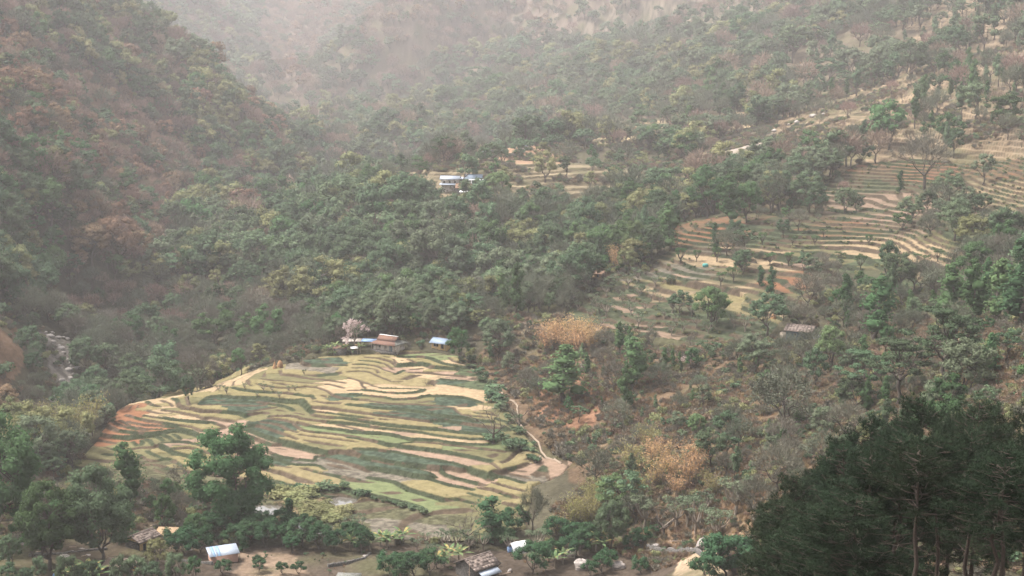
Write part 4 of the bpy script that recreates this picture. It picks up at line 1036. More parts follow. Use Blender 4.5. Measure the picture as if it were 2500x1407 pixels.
# front right house
t=house('stone_house','dark stone house with broken brown slate roof, right of the bottom centre',1165,1402,42,6.2,6.2,2.5,1.5,'stone','slate',ov=.4,windows=[('l',-1.2,1.0,.5,.6)],door=('f',0))
part('lean_to_roof',lambda g:corr(g,[(-2.6,-5.0,1.35),(2.4,-5.0,1.35),(2.4,-3.3,2.05),(-2.6,-3.3,2.05)],14,.04,.03),'tin',t)
def tent(name,label,u,v,rz,L,W,H,m,cat='tent'):
    x,y,z=hit(u,v); clear(x,y,2.5,False)
    n=9; xs=np.linspace(-L/2,L/2,n); r=np.random.default_rng(int(u)); V=[]
    for i,a in enumerate(xs):
        hh=H*(1-.12*abs(a)/L)+r.normal(0,.05)
        V+=[(a,-W/2+r.normal(0,.07),-.2),(a,-W*.27,hh*.62+r.normal(0,.05)),(a,0,hh),(a,W*.27,hh*.62),(a,W/2,-.2)]
    g=G(); f=[(5*i+k,5*i+5+k,5*i+6+k,5*i+1+k) for i in range(n-1) for k in range(4)]; g.add(V,f)
    o=link(name,g.mesh(name,MM[m],True)); o.location=(x,y,z); o.rotation_euler=(0,0,math.radians(rz))
    so_=o.modifiers.new('thickness','SOLIDIFY'); so_.thickness=.04
    return tag(o,label,cat)
tent('white_tent','bright white tarpaulin tent behind the broken-roofed stone house',1266,1346,30,4.0,3.4,2.3,'white')
tent('blue_tarpaulin','blue sheet lying against the left side of the white tent',1247,1346,10,1.6,1.4,1.1,'bluet','tarpaulin')
tent('white_sheet','crumpled white sheet behind the banana plants right of the white tent',1388,1356,-20,3.4,2.0,1.5,'whitew','sheet')
shed('dark_hut','flat dark roof just entering the bottom edge left of centre',850,1428,-6,4.2,3,1.6,.2,'slateg',wall='stone',cat='hut',thick=.12)
# farmhouse behind the field
x,y,z=hit(950,852); clear(x,y,7); t=thing('farmhouse','long two-tiered farmhouse with rusty roof and white ridge behind the field','house',(x,y,z),math.radians(-32))
part('wall',lambda g:box(g,(-4.2,-2.6,-1.2),(4.2,2.6,2.2)),'whitew',t)
part('upper_wall',lambda g:gable_wall(g,6.4,2.4,3.3,.8),'stone',t)
Z0,Z1=2.0,3.0
lo=[(-5,-3.6),(5,-3.6),(5,3.6),(-5,3.6)]; hi=[(-3.3,-1.3),(3.3,-1.3),(3.3,1.3),(-3.3,1.3)]
for i in range(4):
    j=(i+1)%4; q=[(*lo[i],Z0),(*lo[j],Z0),(*hi[j],Z1),(*hi[i],Z1)]
    part('lower_roof',lambda g:(corr(g,q,18,.05,.03) if i!=1 else (slab(g,q,.08),slabs_rows(g,q))),'tinr' if i!=1 else 'slateg',t)
for s in (-1,1):
    q=[(-3.6*s,-1.75*s,3.05),(3.6*s,-1.75*s,3.05),(3.6*s,0,4.3),(-3.6*s,0,4.3)]; part('upper_roof',lambda g:corr(g,q,16,.05,.03),'tinr',t)
part('ridge_cap',lambda g:box(g,(-3.62,-.2,4.27),(3.62,.2,4.4)),'white',t)
opening(t,'door','f',2.6,0.0,.9,1.7,8.4,5.2,'bluep'); opening(t,'window','f',.6,.8,.7,.7,8.4,5.2); opening(t,'window','f',-1.6,.8,.7,.7,8.4,5.2)
for a in (-4.4,-2.6,-.8,1.2,3.0,4.6): part('post',lambda g:box(g,(a-.06,-3.35,-1),(a+.06,-3.23,2.0)),'wood',t)
part('plinth',lambda g:box(g,(-4.8,-3.4,-1.3),(4.8,-2.605,.0)),'stone',t)
t=house('blue_roofed_house','small house with pale blue tin roof and dark open front behind the field',1080,848,-30,5.6,3.6,1.9,.9,'mud','tinp',ov=.7,ribs=16,door=('f',1.2),windows=[('f',-1.2,.5,1.6,1.2)])
for a in (-2.6,-.9,.9,2.6): part('post',lambda g:box(g,(a-.06,-2.3,-1),(a+.06,-2.2,1.65)),'wood',t)
shed('rusty_shed','low shed with striped rust-red roof sheets left of the farmhouse',831,862,-8,3.6,2.6,1.4,.6,'tinr',ribs=9,wall='stone',clr=False)
shed('white_roofed_shed','long low shed under pale stone-weighted sheets behind the striped rusty shed',862,844,-6,5.8,2.2,1.6,.4,'whitew',clr=False)
shed('blue_tarp_shed','narrow shelter under a blue tarpaulin at the left end of the farmhouse',903,845,-8,4.6,2.0,1.7,.35,'bluet',clr=False,thick=.04)
shed('small_white_shelter','small white sheet shelter between the striped rusty shed and the farmhouse',865,862,10,1.8,1.4,1.2,.3,'white',clr=False,thick=.04)
# hillside hamlet
t=house('hamlet_house','hamlet house with grey-blue tin roof and blue-painted veranda, right end of the hamlet',1157,452,-4,5.6,4.6,2.6,1.3,'whitew','tinp',ribs=14,door=('f',1.9))
part('veranda_roof',lambda g:slab(g,[(-1.8,-4.6,2.25),(3.9,-4.6,2.25),(3.9,-2.75,2.5),(-1.8,-2.75,2.5)],.12),'white',t)
part('veranda_wall',lambda g:box(g,(-.3,-3.3,-.8),(3.2,-3.1,1.9)),'bluep',t)
for a in (-.5,3.4): part('pillar',lambda g:box(g,(a-.14,-4.5,-.8),(a+.14,-4.2,2.12)),'white',t)
t=house('hamlet_house','long pale two-storey hamlet house with a second lower roof strip, left end of the hamlet',1100,462,-6,6.6,4.0,4.0,.9,'whitew','tin',ribs=16,windows=[('f',-2,2.6,.6,.5),('f',0,2.6,.6,.5),('f',2,2.6,.6,.5),('f',1.8,.6,.5,.6)])
part('lower_roof',lambda g:corr(g,[(-3.7,-3.3,1.9),(3.7,-3.3,1.9),(3.7,-2.05,2.45),(-3.7,-2.05,2.45)],16,.05,.03),'tin',t)
house('hamlet_house','brown-thatched low house in the middle front of the hamlet',1133,468,-3,5.2,3.2,1.7,1.2,'stone','thatchb',ov=.5,windows=[('f',0,.6,.6,.6)])
shed('hamlet_shed','small white sheet roof on posts below the brown-thatched hamlet house',1134,477,-4,3.0,1.4,1.3,.3,'white',clr=False)
shed('hamlet_shed','dark open shed with tin roof between the two pale hamlet houses',1125,450,-4,3.4,2.4,2.0,.6,'tin',wall='plank',clr=False)
shed('hamlet_shed','pale flat roof at the left of the upper cluster above the hamlet',1166,382,-3,3.2,2.4,1.6,.3,'whitew',wall='stone',cat='hut')
house('hamlet_house','grey-blue tilted tin roof in the upper cluster above the hamlet',1192,382,-25,4.2,3,1.8,.8,'whitew','tinp',ribs=10,cat='hut')
house('hamlet_house','white-roofed hut on the ridge right of the orange bank',1281,364,-22,3.8,2.8,1.7,.8,'whitew','tin',ribs=9,cat='hut')
house('thatched_hut','small thatched hut with reddish roof on the spur left of the right-hand terraces',1463,676,-25,3.4,2.6,1.5,.8,'mud','thatchb',ov=.5,cat='hut',door=('f',0))
shed('goat_shelter','low sloping straw shelter with pale edge left of the small thatched hut',1440,684,12,3.4,1.8,.9,.6,'thatch',clr=False,thick=.15,cat='shelter')
t=house('slope_house','broad slate and rust roofed house with blue-grey wall on the right slope',1955,826,-28,7.4,4.8,2.7,1.2,'bluegrey','slate',ov=.6,windows=[('f',-1,1,.6,.7)],door=('l',0))
part('stone_annexe',lambda g:box(g,(-5.6,-2.2,-1.2),(-3.75,-.4,1.5)),'wood',t)
shed('tin_lean_to','small white tin lean-to at the right end of the house on the right slope',2000,838,-20,2.6,1.6,1.5,.5,'tin',clr=False,ribs=6)
for u_,v_,lb in ((1403,176,'left one of two reddish far-off huts among hazy terraces'),(1424,175,'right one of two reddish far-off huts among hazy terraces')):
    house('far_hut',lb,u_,v_,-5,5.5,4,2.2,1.4,'whitew','tinr',cat='hut',ov=.5)
house('far_hut','whitish far-off hut above the small hazy terraces',1242,214,-10,5,3.6,2.2,1.3,'whitew','slateg',cat='hut')
house('far_hut','orange-roofed hut on the pale upper terraces at right',1808,286,-12,4.4,3.4,1.8,1.2,'mud','thatch',cat='hut')
shed('far_shed','dark little shed left of the orange-roofed hut on the pale upper terraces',1787,286,0,3,2,1.6,.3,'slateg',wall='plank')
for o in sc.objects:
    if o.name.startswith(('hamlet_house','hamlet_shed')): o.scale=(1.28,1.28,1.28)
# hay, poles, logs, tanks
def lathe(name,label,cat,u,v,prof,m,k=14,lean=0):
    x,y,z=hit(u,v); P=np.array([(lean*h,0,h) for r_,h in prof]); g=G(); tube(g,P,[r_ for r_,h in prof],k); o=link(name,g.mesh(name,MM[m],True)); o.location=(x,y,z); clear(x,y,1.5,False); return tag(o,label,cat)
lathe('haystack','orange cone of hay at the back left edge of the field','haystack',671,903,[(.75,-.3),(.8,.4),(.6,1.1),(.34,1.8),(.12,2.5),(.05,3.1)],'hay')
lathe('haystack','rounder orange hay heap right beside the hay cone','haystack',684,900,[(.6,-.3),(.9,.6),(.85,1.6),(.5,2.3),(.1,2.6)],'hay')
lathe('haystack','orange hay cone above the slope house at the end of the yellow terraces','haystack',1888,779,[(.9,-.3),(.85,.5),(.5,1.4),(.2,2.2),(.04,2.7)],'hay')
lathe('pole','tall thin dark pole standing in the rocky yard at lower right','pole',1688,1318,[(.07,-.4),(.06,4),(.035,8.6)],'wood',6,.04)
lathe('pole','tan bamboo pole in front of the dark stone house','pole',1146,1428,[(.09,-.4),(.08,2.5),(.05,5.2)],'board',6)
lathe('water_tank','small teal tank on the bund of the grey terraces','tank',1722,652,[(.0,-.1),(1.0,-.1),(1.05,.9),(.8,1.15),(.05,1.25)],'teal')
lathe('barrel','blue plastic bundle at the bottom left corner','barrel',137,1413,[(.02,-.2),(.6,-.2),(.68,.5),(.55,.95),(.3,1.15),(.02,1.2)],'barrel')
x,y,z=hit(1628,1296); g=G(); tube(g,[(-1.6,0,.2),(0,.1,1.4),(1.7,.2,2.7)],[.14,.18,.22],7); o=link('log',g.mesh('log',MB['palebark'],True)); o.location=(x,y,z); tag(o,'pale debarked log leaning among the crooked trees in the rocky yard','log')
# rocks
def rock(name,label,u,v,s,m,group=None,seed=0):
    x,y,z=hit(u,v); r=np.random.default_rng(seed); n=10; k=12; th=np.linspace(.02,np.pi-.02,n); ph=np.arange(k)*2*np.pi/k
    T_,P_=np.meshgrid(th,ph,indexing='ij'); d=np.stack([np.sin(T_)*np.cos(P_),np.sin(T_)*np.sin(P_),np.cos(T_)],-1)
    cuts=norm(r.normal(0,1,(9,3))); lim=.62+.3*r.random(9); rad=np.ones(d.shape[:2])
    for c_,l_ in zip(cuts,lim): q=d@c_; rad=np.minimum(rad,np.where(q>.05,l_/np.maximum(q,.05),9))
    rad*=1+.05*r.normal(size=rad.shape); V=(d*rad[...,None]*np.array(s)).reshape(-1,3); i=np.arange(n*k).reshape(n,k); j=np.roll(i,-1,1)
    g=G(); g.add(V,np.stack([i[:-1],i[1:],j[1:],j[:-1]],-1).reshape(-1,4)); o=link(name,g.mesh(name,MM[m])); o.location=(x,y,z+s[2]*.25); o.rotation_euler=(0,0,r.random()*3); clear(x,y,max(s)*.8,False)
    return tag(o,label,'rock',group)
rock('boulder','large striped grey boulder in the middle of the rocky yard at lower right',1718,1334,(2.6,1.6,1.5),'rockd',seed=1)
rock('boulder','pale boulder beside the young tree at the bottom right of centre',1511,1386,(1.5,1.3,1.1),'rockd',seed=2)
rock('boulder','tan pointed boulder right of the banana plants at the bottom',1420,1388,(1.9,1.4,1.7),'rockd',seed=3)
rock('boulder','whitish low rock above the straw-coloured corner plot by the pines',1722,1372,(1.3,.7,.5),'rock',seed=4)
rock('boulder','white round stone on the rubbly yard under the forked dark tree',176,1352,(.6,.6,.55),'rock',seed=5)
rock('boulder','grey slab-topped rock heap left of the forked dark tree',158,1368,(1.9,1.2,1.0),'rockd',seed=6)
rock('boulder','grey broken rock on the brown bank at the far left bottom',58,1335,(1.3,1.,.9),'rockd',seed=7)
rock('boulder','large light boulder on the terraces at the right edge',2475,530,(3,1.8,1.6),'rock',seed=8)
rr_=np.random.default_rng(3)
for i,(u,v) in enumerate([(112,812),(128,813),(122,822),(140,826),(155,824),(165,828),(130,835),(145,845),(150,852),(138,858),(155,862),(168,880),(172,888),(178,895),(185,900),(166,905),(178,915),(172,925),(150,930),(140,960),(132,968),(128,980),(135,990),(148,992),(125,998),(112,1005)]):
    s=.5+.9*rr_.random(); rock('river_boulder','pale boulder in the stream bed left of the field',u,v,(s*1.5,s,s*.7),'rock','boulders in the stream bed',20+i)
for i,(u,v) in enumerate([(1720,390),(1735,380),(1728,405),(1760,372),(1890,320),(1925,305),(1945,300),(1985,285),(2010,280),(2140,285),(2160,270),(2180,260),(2150,262),(1780,360)]):
    s=.8+1.2*rr_.random(); rock('landslip_rock','pale rock on the landslip streak of the upper right slope',u,v,(s*1.8,s,s*.7),'rock','rocks on the landslip',60+i)
for i,(u,v,s) in enumerate([(60,1290,.9),(75,1310,.7),(95,1330,.8),(130,1345,1.0),(140,1330,.6),(200,1345,.8),(215,1360,.7),(230,1335,.6),(120,1380,.9),(100,1395,.7),(40,1350,.6),(20,1370,.7),(265,1330,.5),(405,1275,.6),(430,1280,.5),(380,1272,.5),(465,1345,.5),(1245,1395,.6),(1560,1320,.7),(1600,1335,.9),(1640,1345,.8),(1690,1345,.7),(1755,1345,.6),(1590,1300,.6),(940,1352,.5),(890,1360,.5)]):
    rock('stone','grey rubble stone lying in the yards of the lower hamlet',u,v,(s*1.3,s,s*.7),'rockd','rubble stones in the lower yards',90+i)
for i,(u,v,a,L) in enumerate([(85,1352,.3,4.5),(165,1340,-.2,4),(190,1365,.5,3.5),(215,1300,.9,3.5),(390,1282,.4,4.2),(412,1278,-.5,3.4),(345,1368,.9,4.0),(1590,1345,.5,4),(1650,1325,-.3,3),(1230,1405,.2,3)]):
    x,y,z=hit(u,v); g=G(); d=np.array([math.cos(a),math.sin(a),0])*L/2; tube(g,[-d+(0,0,.12),(0,0,.3),d+(0,0,.55)],[.09,.10,.07],6); o=link('log',g.mesh('log',MM['board'],True)); o.location=(x,y,z); tag(o,'cut pale pole lying on the ground of the lower hamlet yards','log','cut poles lying in the lower yards')
def wall(label,pts,h=.9,w=.55):
    P=[hit(*p) for p in pts]; x0,y0,z0=P[0]; g=G(); r=np.random.default_rng(int(pts[0][0])); Q=[]
    for a,b in zip(P[:-1],P[1:]):
        n=max(1,int(math.hypot(b[0]-a[0],b[1]-a[1])/.5)); Q+=[np.array(a)+(np.array(b)-np.array(a))*k/n for k in range(n)]
    Q.append(np.array(P[-1])); Q=np.array(Q); d=norm(np.gradient(Q[:,:2],axis=0)); sd_=np.stack([-d[:,1],d[:,0]],1)*w/2; V=[]
    for q,s_ in zip(Q,sd_):
        zg=float(ground_z(q[0],q[1])); t_=h*(.75+.4*r.random())
        V+=[(q[0]-x0-s_[0],q[1]-y0-s_[1],zg-z0-.3),(q[0]-x0-s_[0]*.8,q[1]-y0-s_[1]*.8,zg-z0+t_),(q[0]-x0+s_[0]*.8,q[1]-y0+s_[1]*.8,zg-z0+t_),(q[0]-x0+s_[0],q[1]-y0+s_[1],zg-z0-.3)]
    f=[(4*i+k,4*i+4+k,4*i+5+k,4*i+1+k) for i in range(len(Q)-1) for k in range(3)]+[(0,1,2,3),(4*len(Q)-1,4*len(Q)-2,4*len(Q)-3,4*len(Q)-4)]
    g.add(V,f); o=link('stone_wall',g.mesh('stone_wall',MM['stone'])); o.location=(x0,y0,z0); tag(o,label,'wall')
wall('low dry-stone wall stepping through the yard left of the mud house',[(70,1362),(150,1358),(200,1352),(262,1346)])
wall('dry-stone wall under the orchard trees between the thatched shed and the pink hut',[(425,1372),(470,1376),(520,1380)],.7)
wall('low retaining wall curving above the bare soil at the bottom centre',[(800,1382),(850,1376),(890,1366),(905,1352)],.5)
wall('stone retaining wall below the rocky yard at lower right',[(1580,1340),(1640,1352),(1700,1350),(1745,1362)],1.1)
# footpath strips laid on the ground
def strip(name,pts,wd,lift,m='path'):
    P=[hit(*p) for p in pts]; P=np.array(P); q=[P[0]]
    for a,b in zip(P[:-1],P[1:]):
        n=max(1,int(np.hypot(*(b-a)[:2])/.8)); q+=[a+(b-a)*(k+1)/n for k in range(n)]
    q=np.array(q); d=norm(np.gradient(q[:,:2],axis=0)); s=np.stack([-d[:,1],d[:,0]],1)*wd/2; q[:,:2]+=np.stack([fbm(q[:,0],q[:,1],4,2),fbm(q[:,1],q[:,0],4,2)],1)*.5
    rows=[]
    for k in (-1,-.3,.3,1): 
        xy=q[:,:2]+s*k; rows.append(np.column_stack([xy,ground_z(xy[:,0],xy[:,1])+lift*(1 if abs(k)<.9 else -.6)+ (.15 if not infield_(xy) else 0)]))
    V=np.stack(rows,1).reshape(-1,3); i=np.arange(len(V)).reshape(-1,4)
    f=np.stack([i[:-1,:-1],i[:-1,1:],i[1:,1:],i[1:,:-1]],-1).reshape(-1,4); o=link(name,mesh_np(name,V,f,[MM[m]],True)); return tag(o,kind='structure')
def infield_(xy): return False
b=lambda s:[fpt('B',*map(float,a.split(','))) for a in s.split()]
strip('footpath',b('1400,240 1500,280 1560,350 1680,430 1750,490 1810,580 1900,610 1950,680 1940,820 2010,930 2100,1000 2190,1090 2210,1190 2260,1260 2345,1290 2440,1330'),.55,.2)
strip('side_path',b('2200,1240 2150,1300 2080,1330'),.6,.2)
# ponds
mw=bpy.data.materials.new('pond water'); mw.use_nodes=True; p_=mw.node_tree.nodes['Principled BSDF']; p_.inputs['Base Color'].default_value=(.10,.09,.075,1); p_.inputs['Roughness'].default_value=.08; p_.inputs['Specular IOR Level'].default_value=.9
for q in PONDZ:
    if q: g=G(); g.add([(q[0],q[2],q[4]),(q[1],q[2],q[4]),(q[1],q[3],q[4]),(q[0],q[3],q[4])],[(0,1,2,3)]); o=link('pond_water',g.mesh('pond_water',mw)); tag(o,kind='structure')
for q in '1400,240 1500,280 1560,350 1680,430 1750,490 1810,580 1900,610 1950,680 1940,820 2010,930 2100,1000 2190,1090 2210,1190 2260,1260 2345,1290'.split():
    x_,y_,_z=hit(*fpt('B',*map(float,q.split(',')))); clear(x_,y_,3.2)
for u_,v_ in ((1130,1230),(1200,1250),(1250,1270),(1280,1240),(1320,1180),(1350,1160),(1300,1270),(1380,1160)): x_,y_,_z=hit(u_,v_); clear(x_,y_,6)
for u_,v_ in ((1080,500),(1100,490),(1130,495),(1160,480),(1110,515)): x_,y_,_z=hit(u_,v_); clear(x_,y_,13,False)
print('houses',time.time()-T0)
# ------------------------------------------------------------ trees one can tell apart: base pixel, height in pixels, kind
FIXED=[]   # keeps random trees off these spots
def px_scale(Y): return Y*math.hypot(1,.2)/F
HERO='''broadleaf_tree|tree|hero_green|-8 1335 320 .85|tall fresh green tree filling the left edge beside the lower hamlet
broadleaf_tree|tree|hero_green|118 1395 215 .95|spreading green tree left of the twin-stemmed dark tree, over the stone pile
broadleaf_tree|tree|hero_dark|252 1378 235 .9|dark green tree with forked black trunk left of the slate-roofed mud house
columnar_tree|tree|col_green|312 1250 185 1.5|tall narrow green tree rising behind the forked dark tree
broadleaf_tree|tree|hero_green|562 1290 240 1.05|large isolated green tree standing at the front of the terraces above the pink hut
columnar_tree|tree|col_dark|705 1305 100 1.3|dense dark column-shaped tree between the two front ponds
columnar_tree|tree|col_dark|1198 1325 125 1.9|ivy-covered dark green tree standing alone at the front edge of the field
broadleaf_tree|tree|mid_bright|1500 1262 100 1.05|round pale green tree at the edge of the yellow bamboo
broadleaf_tree|tree|hero_dark|1492 1345 125 .8|dark tree with yellowish top in front of the round pale green tree
broadleaf_tree|tree|umbrella|2292 962 215 .95|tall umbrella-crowned tree with long bare trunk on the brown right slope
broadleaf_tree|tree|umbrella|2185 995 172 1.15|broad flat-crowned tree below the tall umbrella-crowned tree
broadleaf_tree|tree|umbrella|2100 1000 150 1.0|thin flat-crowned tree left of the broad flat-crowned one on the brown slope
broadleaf_tree|tree|col_green|1546 955 140 1.7|dark green tree standing on the brown gully slope below the tan bamboo
columnar_tree|tree|col_green|1380 985 150 2.3|bushy green tree beside the rust-coloured bank
bare_tree|tree|bareg_mid|1912 1065 210 .9|tall grey thin-leaved tree with dark mossy foot on the brown slope
broadleaf_tree|tree|mid_bright|2025 905 110 .8|light green tree beside the dark-roofed slope house
broadleaf_tree|tree|mid_teal|1990 950 100 .75|small dark tree just below the light green tree by the slope house
columnar_tree|tree|col_green|2145 838 168 1.7|tall feathery green tree standing right of the slope house
columnar_tree|tree|col_dark|2065 770 100 .9|thin dark tree with a side tuft left of the tall feathery tree
columnar_tree|tree|col_green|2325 795 160 1.8|leftmost tall green tree of the stand at the right edge
columnar_tree|tree|col_green|2372 800 170 1.5|second tall green tree of the stand at the right edge
columnar_tree|tree|col_green|2440 790 165 1.7|third tall green tree of the stand at the right edge
columnar_tree|tree|col_dark|2492 800 230 1.6|tallest dark tree cut by the right edge of the picture
broadleaf_tree|tree|mid_teal|2168 680 92 .8|grey-green layered tree in the middle of the right-hand terraces
columnar_tree|tree|col_green|1262 775 140 1.0|tall knobbly tree at the head of the brown gully, right one of a pair
columnar_tree|tree|col_bright|1226 768 105 1.2|yellow-green knobbly tree, left one of the pair at the head of the gully
broadleaf_tree|tree|mid_bright|1702 1065 60 .85|small fresh green tree on the lower brown slope
broadleaf_tree|tree|mid_green|1388 1015 48 .7|small bright green sapling below the bushy green tree
broadleaf_tree|tree|mid_green|1725 535 122 .95|broad dark green tree on the top left corner of the right-hand terraces
columnar_tree|tree|col_green|1778 548 120 1.6|green tree directly right of the broad tree above the red terraces
broadleaf_tree|tree|mid_green|1822 545 95 .8|smaller green tree at the end of the row above the red terraces
columnar_tree|tree|col_green|1630 612 118 1.5|narrow green tree standing left of the red stepped terraces
bare_tree|tree|bareg_mid|1886 520 112 .9|airy thin-crowned tree above the middle of the right-hand terraces
broadleaf_tree|tree|mid_teal|1975 522 96 .9|grey-green tree next to the airy thin-crowned tree
columnar_tree|tree|col_dark|1744 615 74 1.0|dark column tree standing inside the red stepped terraces
columnar_tree|tree|col_dark|1883 722 74 1.1|dark column tree beside the large yellow terrace
columnar_tree|tree|col_dark|1856 700 55 1.4|short rounded dark tree left of the dark column tree by the yellow terrace
broadleaf_tree|tree|mid_green|1478 655 55 .8|small deep green tree behind the thatched hut
broadleaf_tree|tree|mid_bright|1545 640 98 .75|yellow-green tree behind the thatched hut and dry bamboo
columnar_tree|tree|col_dark|2198 470 56 1.1|small dark cypress-shaped tree among the upper striped terraces
broadleaf_tree|tree|mid_teal|2265 520 55 .9|bushy dark tree at the right end of the upper striped terraces
bare_tree|tree|bare_mid|2255 465 160 1.0|leaning bare tree with brown twigs above the upper striped terraces
broadleaf_tree|tree|mid_teal|2330 590 92 1.1|large grey-green thicket tree right of the striped terraces
broadleaf_tree|tree|mid_green|1122 885 82 .8|yellow-topped green tree covering the right end of the blue-roofed house
blossom_tree|tree|blossom|866 850 88 1.0|tall pale pink blossom tree behind the long farmhouse
blossom_tree|tree|blossom|1680 900 44 1.2|low pale blossom tree on the right brown slope
broadleaf_tree|tree|mid_green|590 918 66 .9|round green tree behind the back left edge of the field
columnar_tree|tree|col_bright|497 935 72 1.6|bright green tree behind the left edge of the field
broadleaf_tree|tree|mid_teal|462 985 66 .6|grey-green tree standing on the upper left edge of the field
broadleaf_tree|tree|mid_teal|738 892 40 .7|small blue-green tree on the back edge of the field left of the farmhouse
broadleaf_tree|tree|mid_bright|1212 500 82 .95|large light green tree immediately right of the hillside hamlet
broadleaf_tree|tree|mid_green|905 490 82 .9|deep green tree left of the hillside hamlet
broadleaf_tree|tree|mid_green|600 530 78 .9|fresh green tree at the mouth of the side valley
broadleaf_tree|tree|mid_olive|535 545 88 1.0|rounded olive tree left of the fresh green tree by the side valley
broadleaf_tree|tree|mid_olive|790 770 135 1.25|large domed olive tree in the middle of the wood behind the field
broadleaf_tree|tree|mid_olive|890 745 110 1.1|olive tree right of the large domed olive tree
broadleaf_tree|tree|mid_olive|1062 745 95 1.1|spreading olive tree above the farmhouse wood
broadleaf_tree|tree|mid_olive|1000 675 90 1.0|yellowish olive tree near the tan bamboo of the middle slope
broadleaf_tree|tree|mid_teal|852 632 82 .9|silvery green dome of a tree upslope of the large olive tree
rust_tree|tree|mid_rust|225 650 100 1.1|left one of the three rust-brown trees on the left slope
rust_tree|tree|mid_rust|290 655 125 1.0|middle one of the three rust-brown trees on the left slope
rust_tree|tree|mid_rust|345 650 85 .9|right one of the three rust-brown trees on the left slope
rust_tree|tree|mid_rust|240 540 55 .8|small orange-brown tree above the three rust-brown trees
broadleaf_tree|tree|mid_green|660 860 110 .9|green tree rising from the river wood behind the field
broadleaf_tree|tree|mid_green|470 700 95 .9|green tree where the river wood meets the rust-brown slope
broadleaf_tree|tree|mid_green|1075 800 70 .9|dark green tree behind the blue-roofed house
broadleaf_tree|tree|mid_green|1020 815 50 .9|small green tree between the farmhouse and the blue-roofed house
bare_tree|tree|bare_clean|1205 1085 125 1.1|black leafless tree at the right edge of the field, left of its neighbour
bare_tree|tree|bare_clean|1268 1045 95 1.0|leafless tree beside the footpath at the right edge of the field
bare_tree|tree|bare_clean|1042 945 28 .9|tiny leafless tree standing in the straw-coloured plot
bare_tree|tree|bare_clean|1140 1330 110 1.4|leafless spreading tree in the front corner of the field
bare_tree|tree|bare_clean|1262 1310 60 .9|crooked bare tree with thick trunk right of the ivy-covered tree
bare_tree|tree|bare_clean|1620 1315 120 1.1|dark crooked bare tree on the rocky yard at lower right
bare_tree|tree|bareg_mid|398 1235 85 .9|thin grey tree in the left front terraces
bare_tree|tree|bareg_mid|255 1225 110 .8|pair of slim thin-crowned trunks behind the left dark trees
bare_tree|tree|bare_mid|520 1260 80 1.0|brown twiggy tree left of the large isolated tree
bare_tree|tree|bare_mid|440 1270 85 1.0|reddish twiggy tree behind the thatched shed
bare_tree|tree|bareg_mid|1300 1305 150 .55|tall dark twiggy clump right of the front field
sapling|tree|col_dark|595 1345 60 1.6|orchard tree left above the pink hut
sapling|tree|mid_olive|385 1402 90 .75|feathery olive tree in front of the mud house'''
def grow(line,extra=0):
    nm,cat,key,q,lab=line.split('|'); u,v,hp,wf=map(float,q.split())
    x,y,z=hit(u,v); h=hp*px_scale(y); K=KIND[key]; i=int(u*7+v)%len(K); sc_=h/K[i][2]
    t=place(nm,lab,cat,key,i,x,y,z-.1,u*1.7%6.28,sc_,None,sc_*wf); FIXED.append((x,y,max(1.5,h*.16*wf))); return t
for l in HERO.split('\n'): grow(l)
# groups of look-alikes, hand placed
def grove(name,cat,key,label,group,pts,hp,wf=1.,jit=.15,cats=None):
    r=np.random.default_rng(len(pts)*7+len(key))
    for j,(u,v) in enumerate(pts):
        x,y,z=hit(u,v); hh=(hp[j] if isinstance(hp,(list,tuple)) else hp)*px_scale(y)*(1+jit*r.normal()); K=KIND[key]; i=int(r.integers(len(K))); s=abs(hh)/K[i][2]
        place(name,label,cat,key,i,x,y,z-.05,r.random()*6.28,s,group,s*wf); FIXED.append((x,y,max(1.,hh*.2)))
grove('orchard_tree','tree','citrus','round dark green orchard tree in the band between the ponds and the pink hut','orchard trees in front of the ponds',
 [(450,1362),(488,1352),(612,1330),(648,1335),(690,1332),(738,1335),(780,1342),(820,1348),(605,1302),(655,1300),(690,1298),(856,1330),(560,1310),(530,1315),(500,1310),(735,1308),(770,1325),(880,1345),(640,1320),(575,1335),(715,1350),(470,1330),(430,1352)],62)
grove('orchard_tree','tree','citrus','round dark green bush-tree around the front right slate-roofed house','orchard trees round the front right house',
 [(1340,1372),(1382,1362),(1300,1400),(1235,1335),(1440,1340),(1415,1350),(1260,1300),(1210,1315),(1480,1385),(975,1418),(1010,1412),(1050,1405),(950,1405),(1360,1330),(1400,1330)],58)
grove('young_tree','tree','citrus','small dark green tree planted in the bare soil of the front plots','young trees in the front soil plots',
 [(545,1404),(632,1395),(730,1404),(690,1402),(1562,1400),(1540,1345),(1600,1305),(1570,1330),(1470,1400),(1440,1405),(1720,1402),(1750,1380),(1790,1400),(630,1385)],34,jit=.25)
grove('garden_tree','tree','mid_teal','grey-green garden tree along the bottom left edge','garden trees along the bottom left edge',[(20,1440),(62,1452),(98,1430),(165,1458),(222,1456),(292,1445),(335,1440),(28,1392),(370,1450),(430,1440)],80,.8,.15)
grove('garden_tree','tree','mid_green','green garden tree among the huts of the lower hamlet','garden trees among the lower huts',[(85,1385),(300,1330),(475,1420),(480,1330),(65,1330),(170,1300),(210,1285),(400,1300),(150,1260),(60,1250),(370,1255),(410,1240)],75,.85,.2)
grove('young_tree','tree','citrus','dense green tree at the foot of the dark pines','green trees at the foot of the pines',[(1770,1410),(1730,1425),(1800,1390)],90,1.1)
grove('lopped_tree','tree','lopped','small many-armed lopped tree standing on a bund of the upper left field','lopped trees on the upper left bunds',
 [(535,957),(552,965),(597,952),(643,958),(664,958),(705,957),(720,957),(628,970),(682,975),(742,918)],[20,24,22,22,20,18,18,12,18,18],1.1,.08)
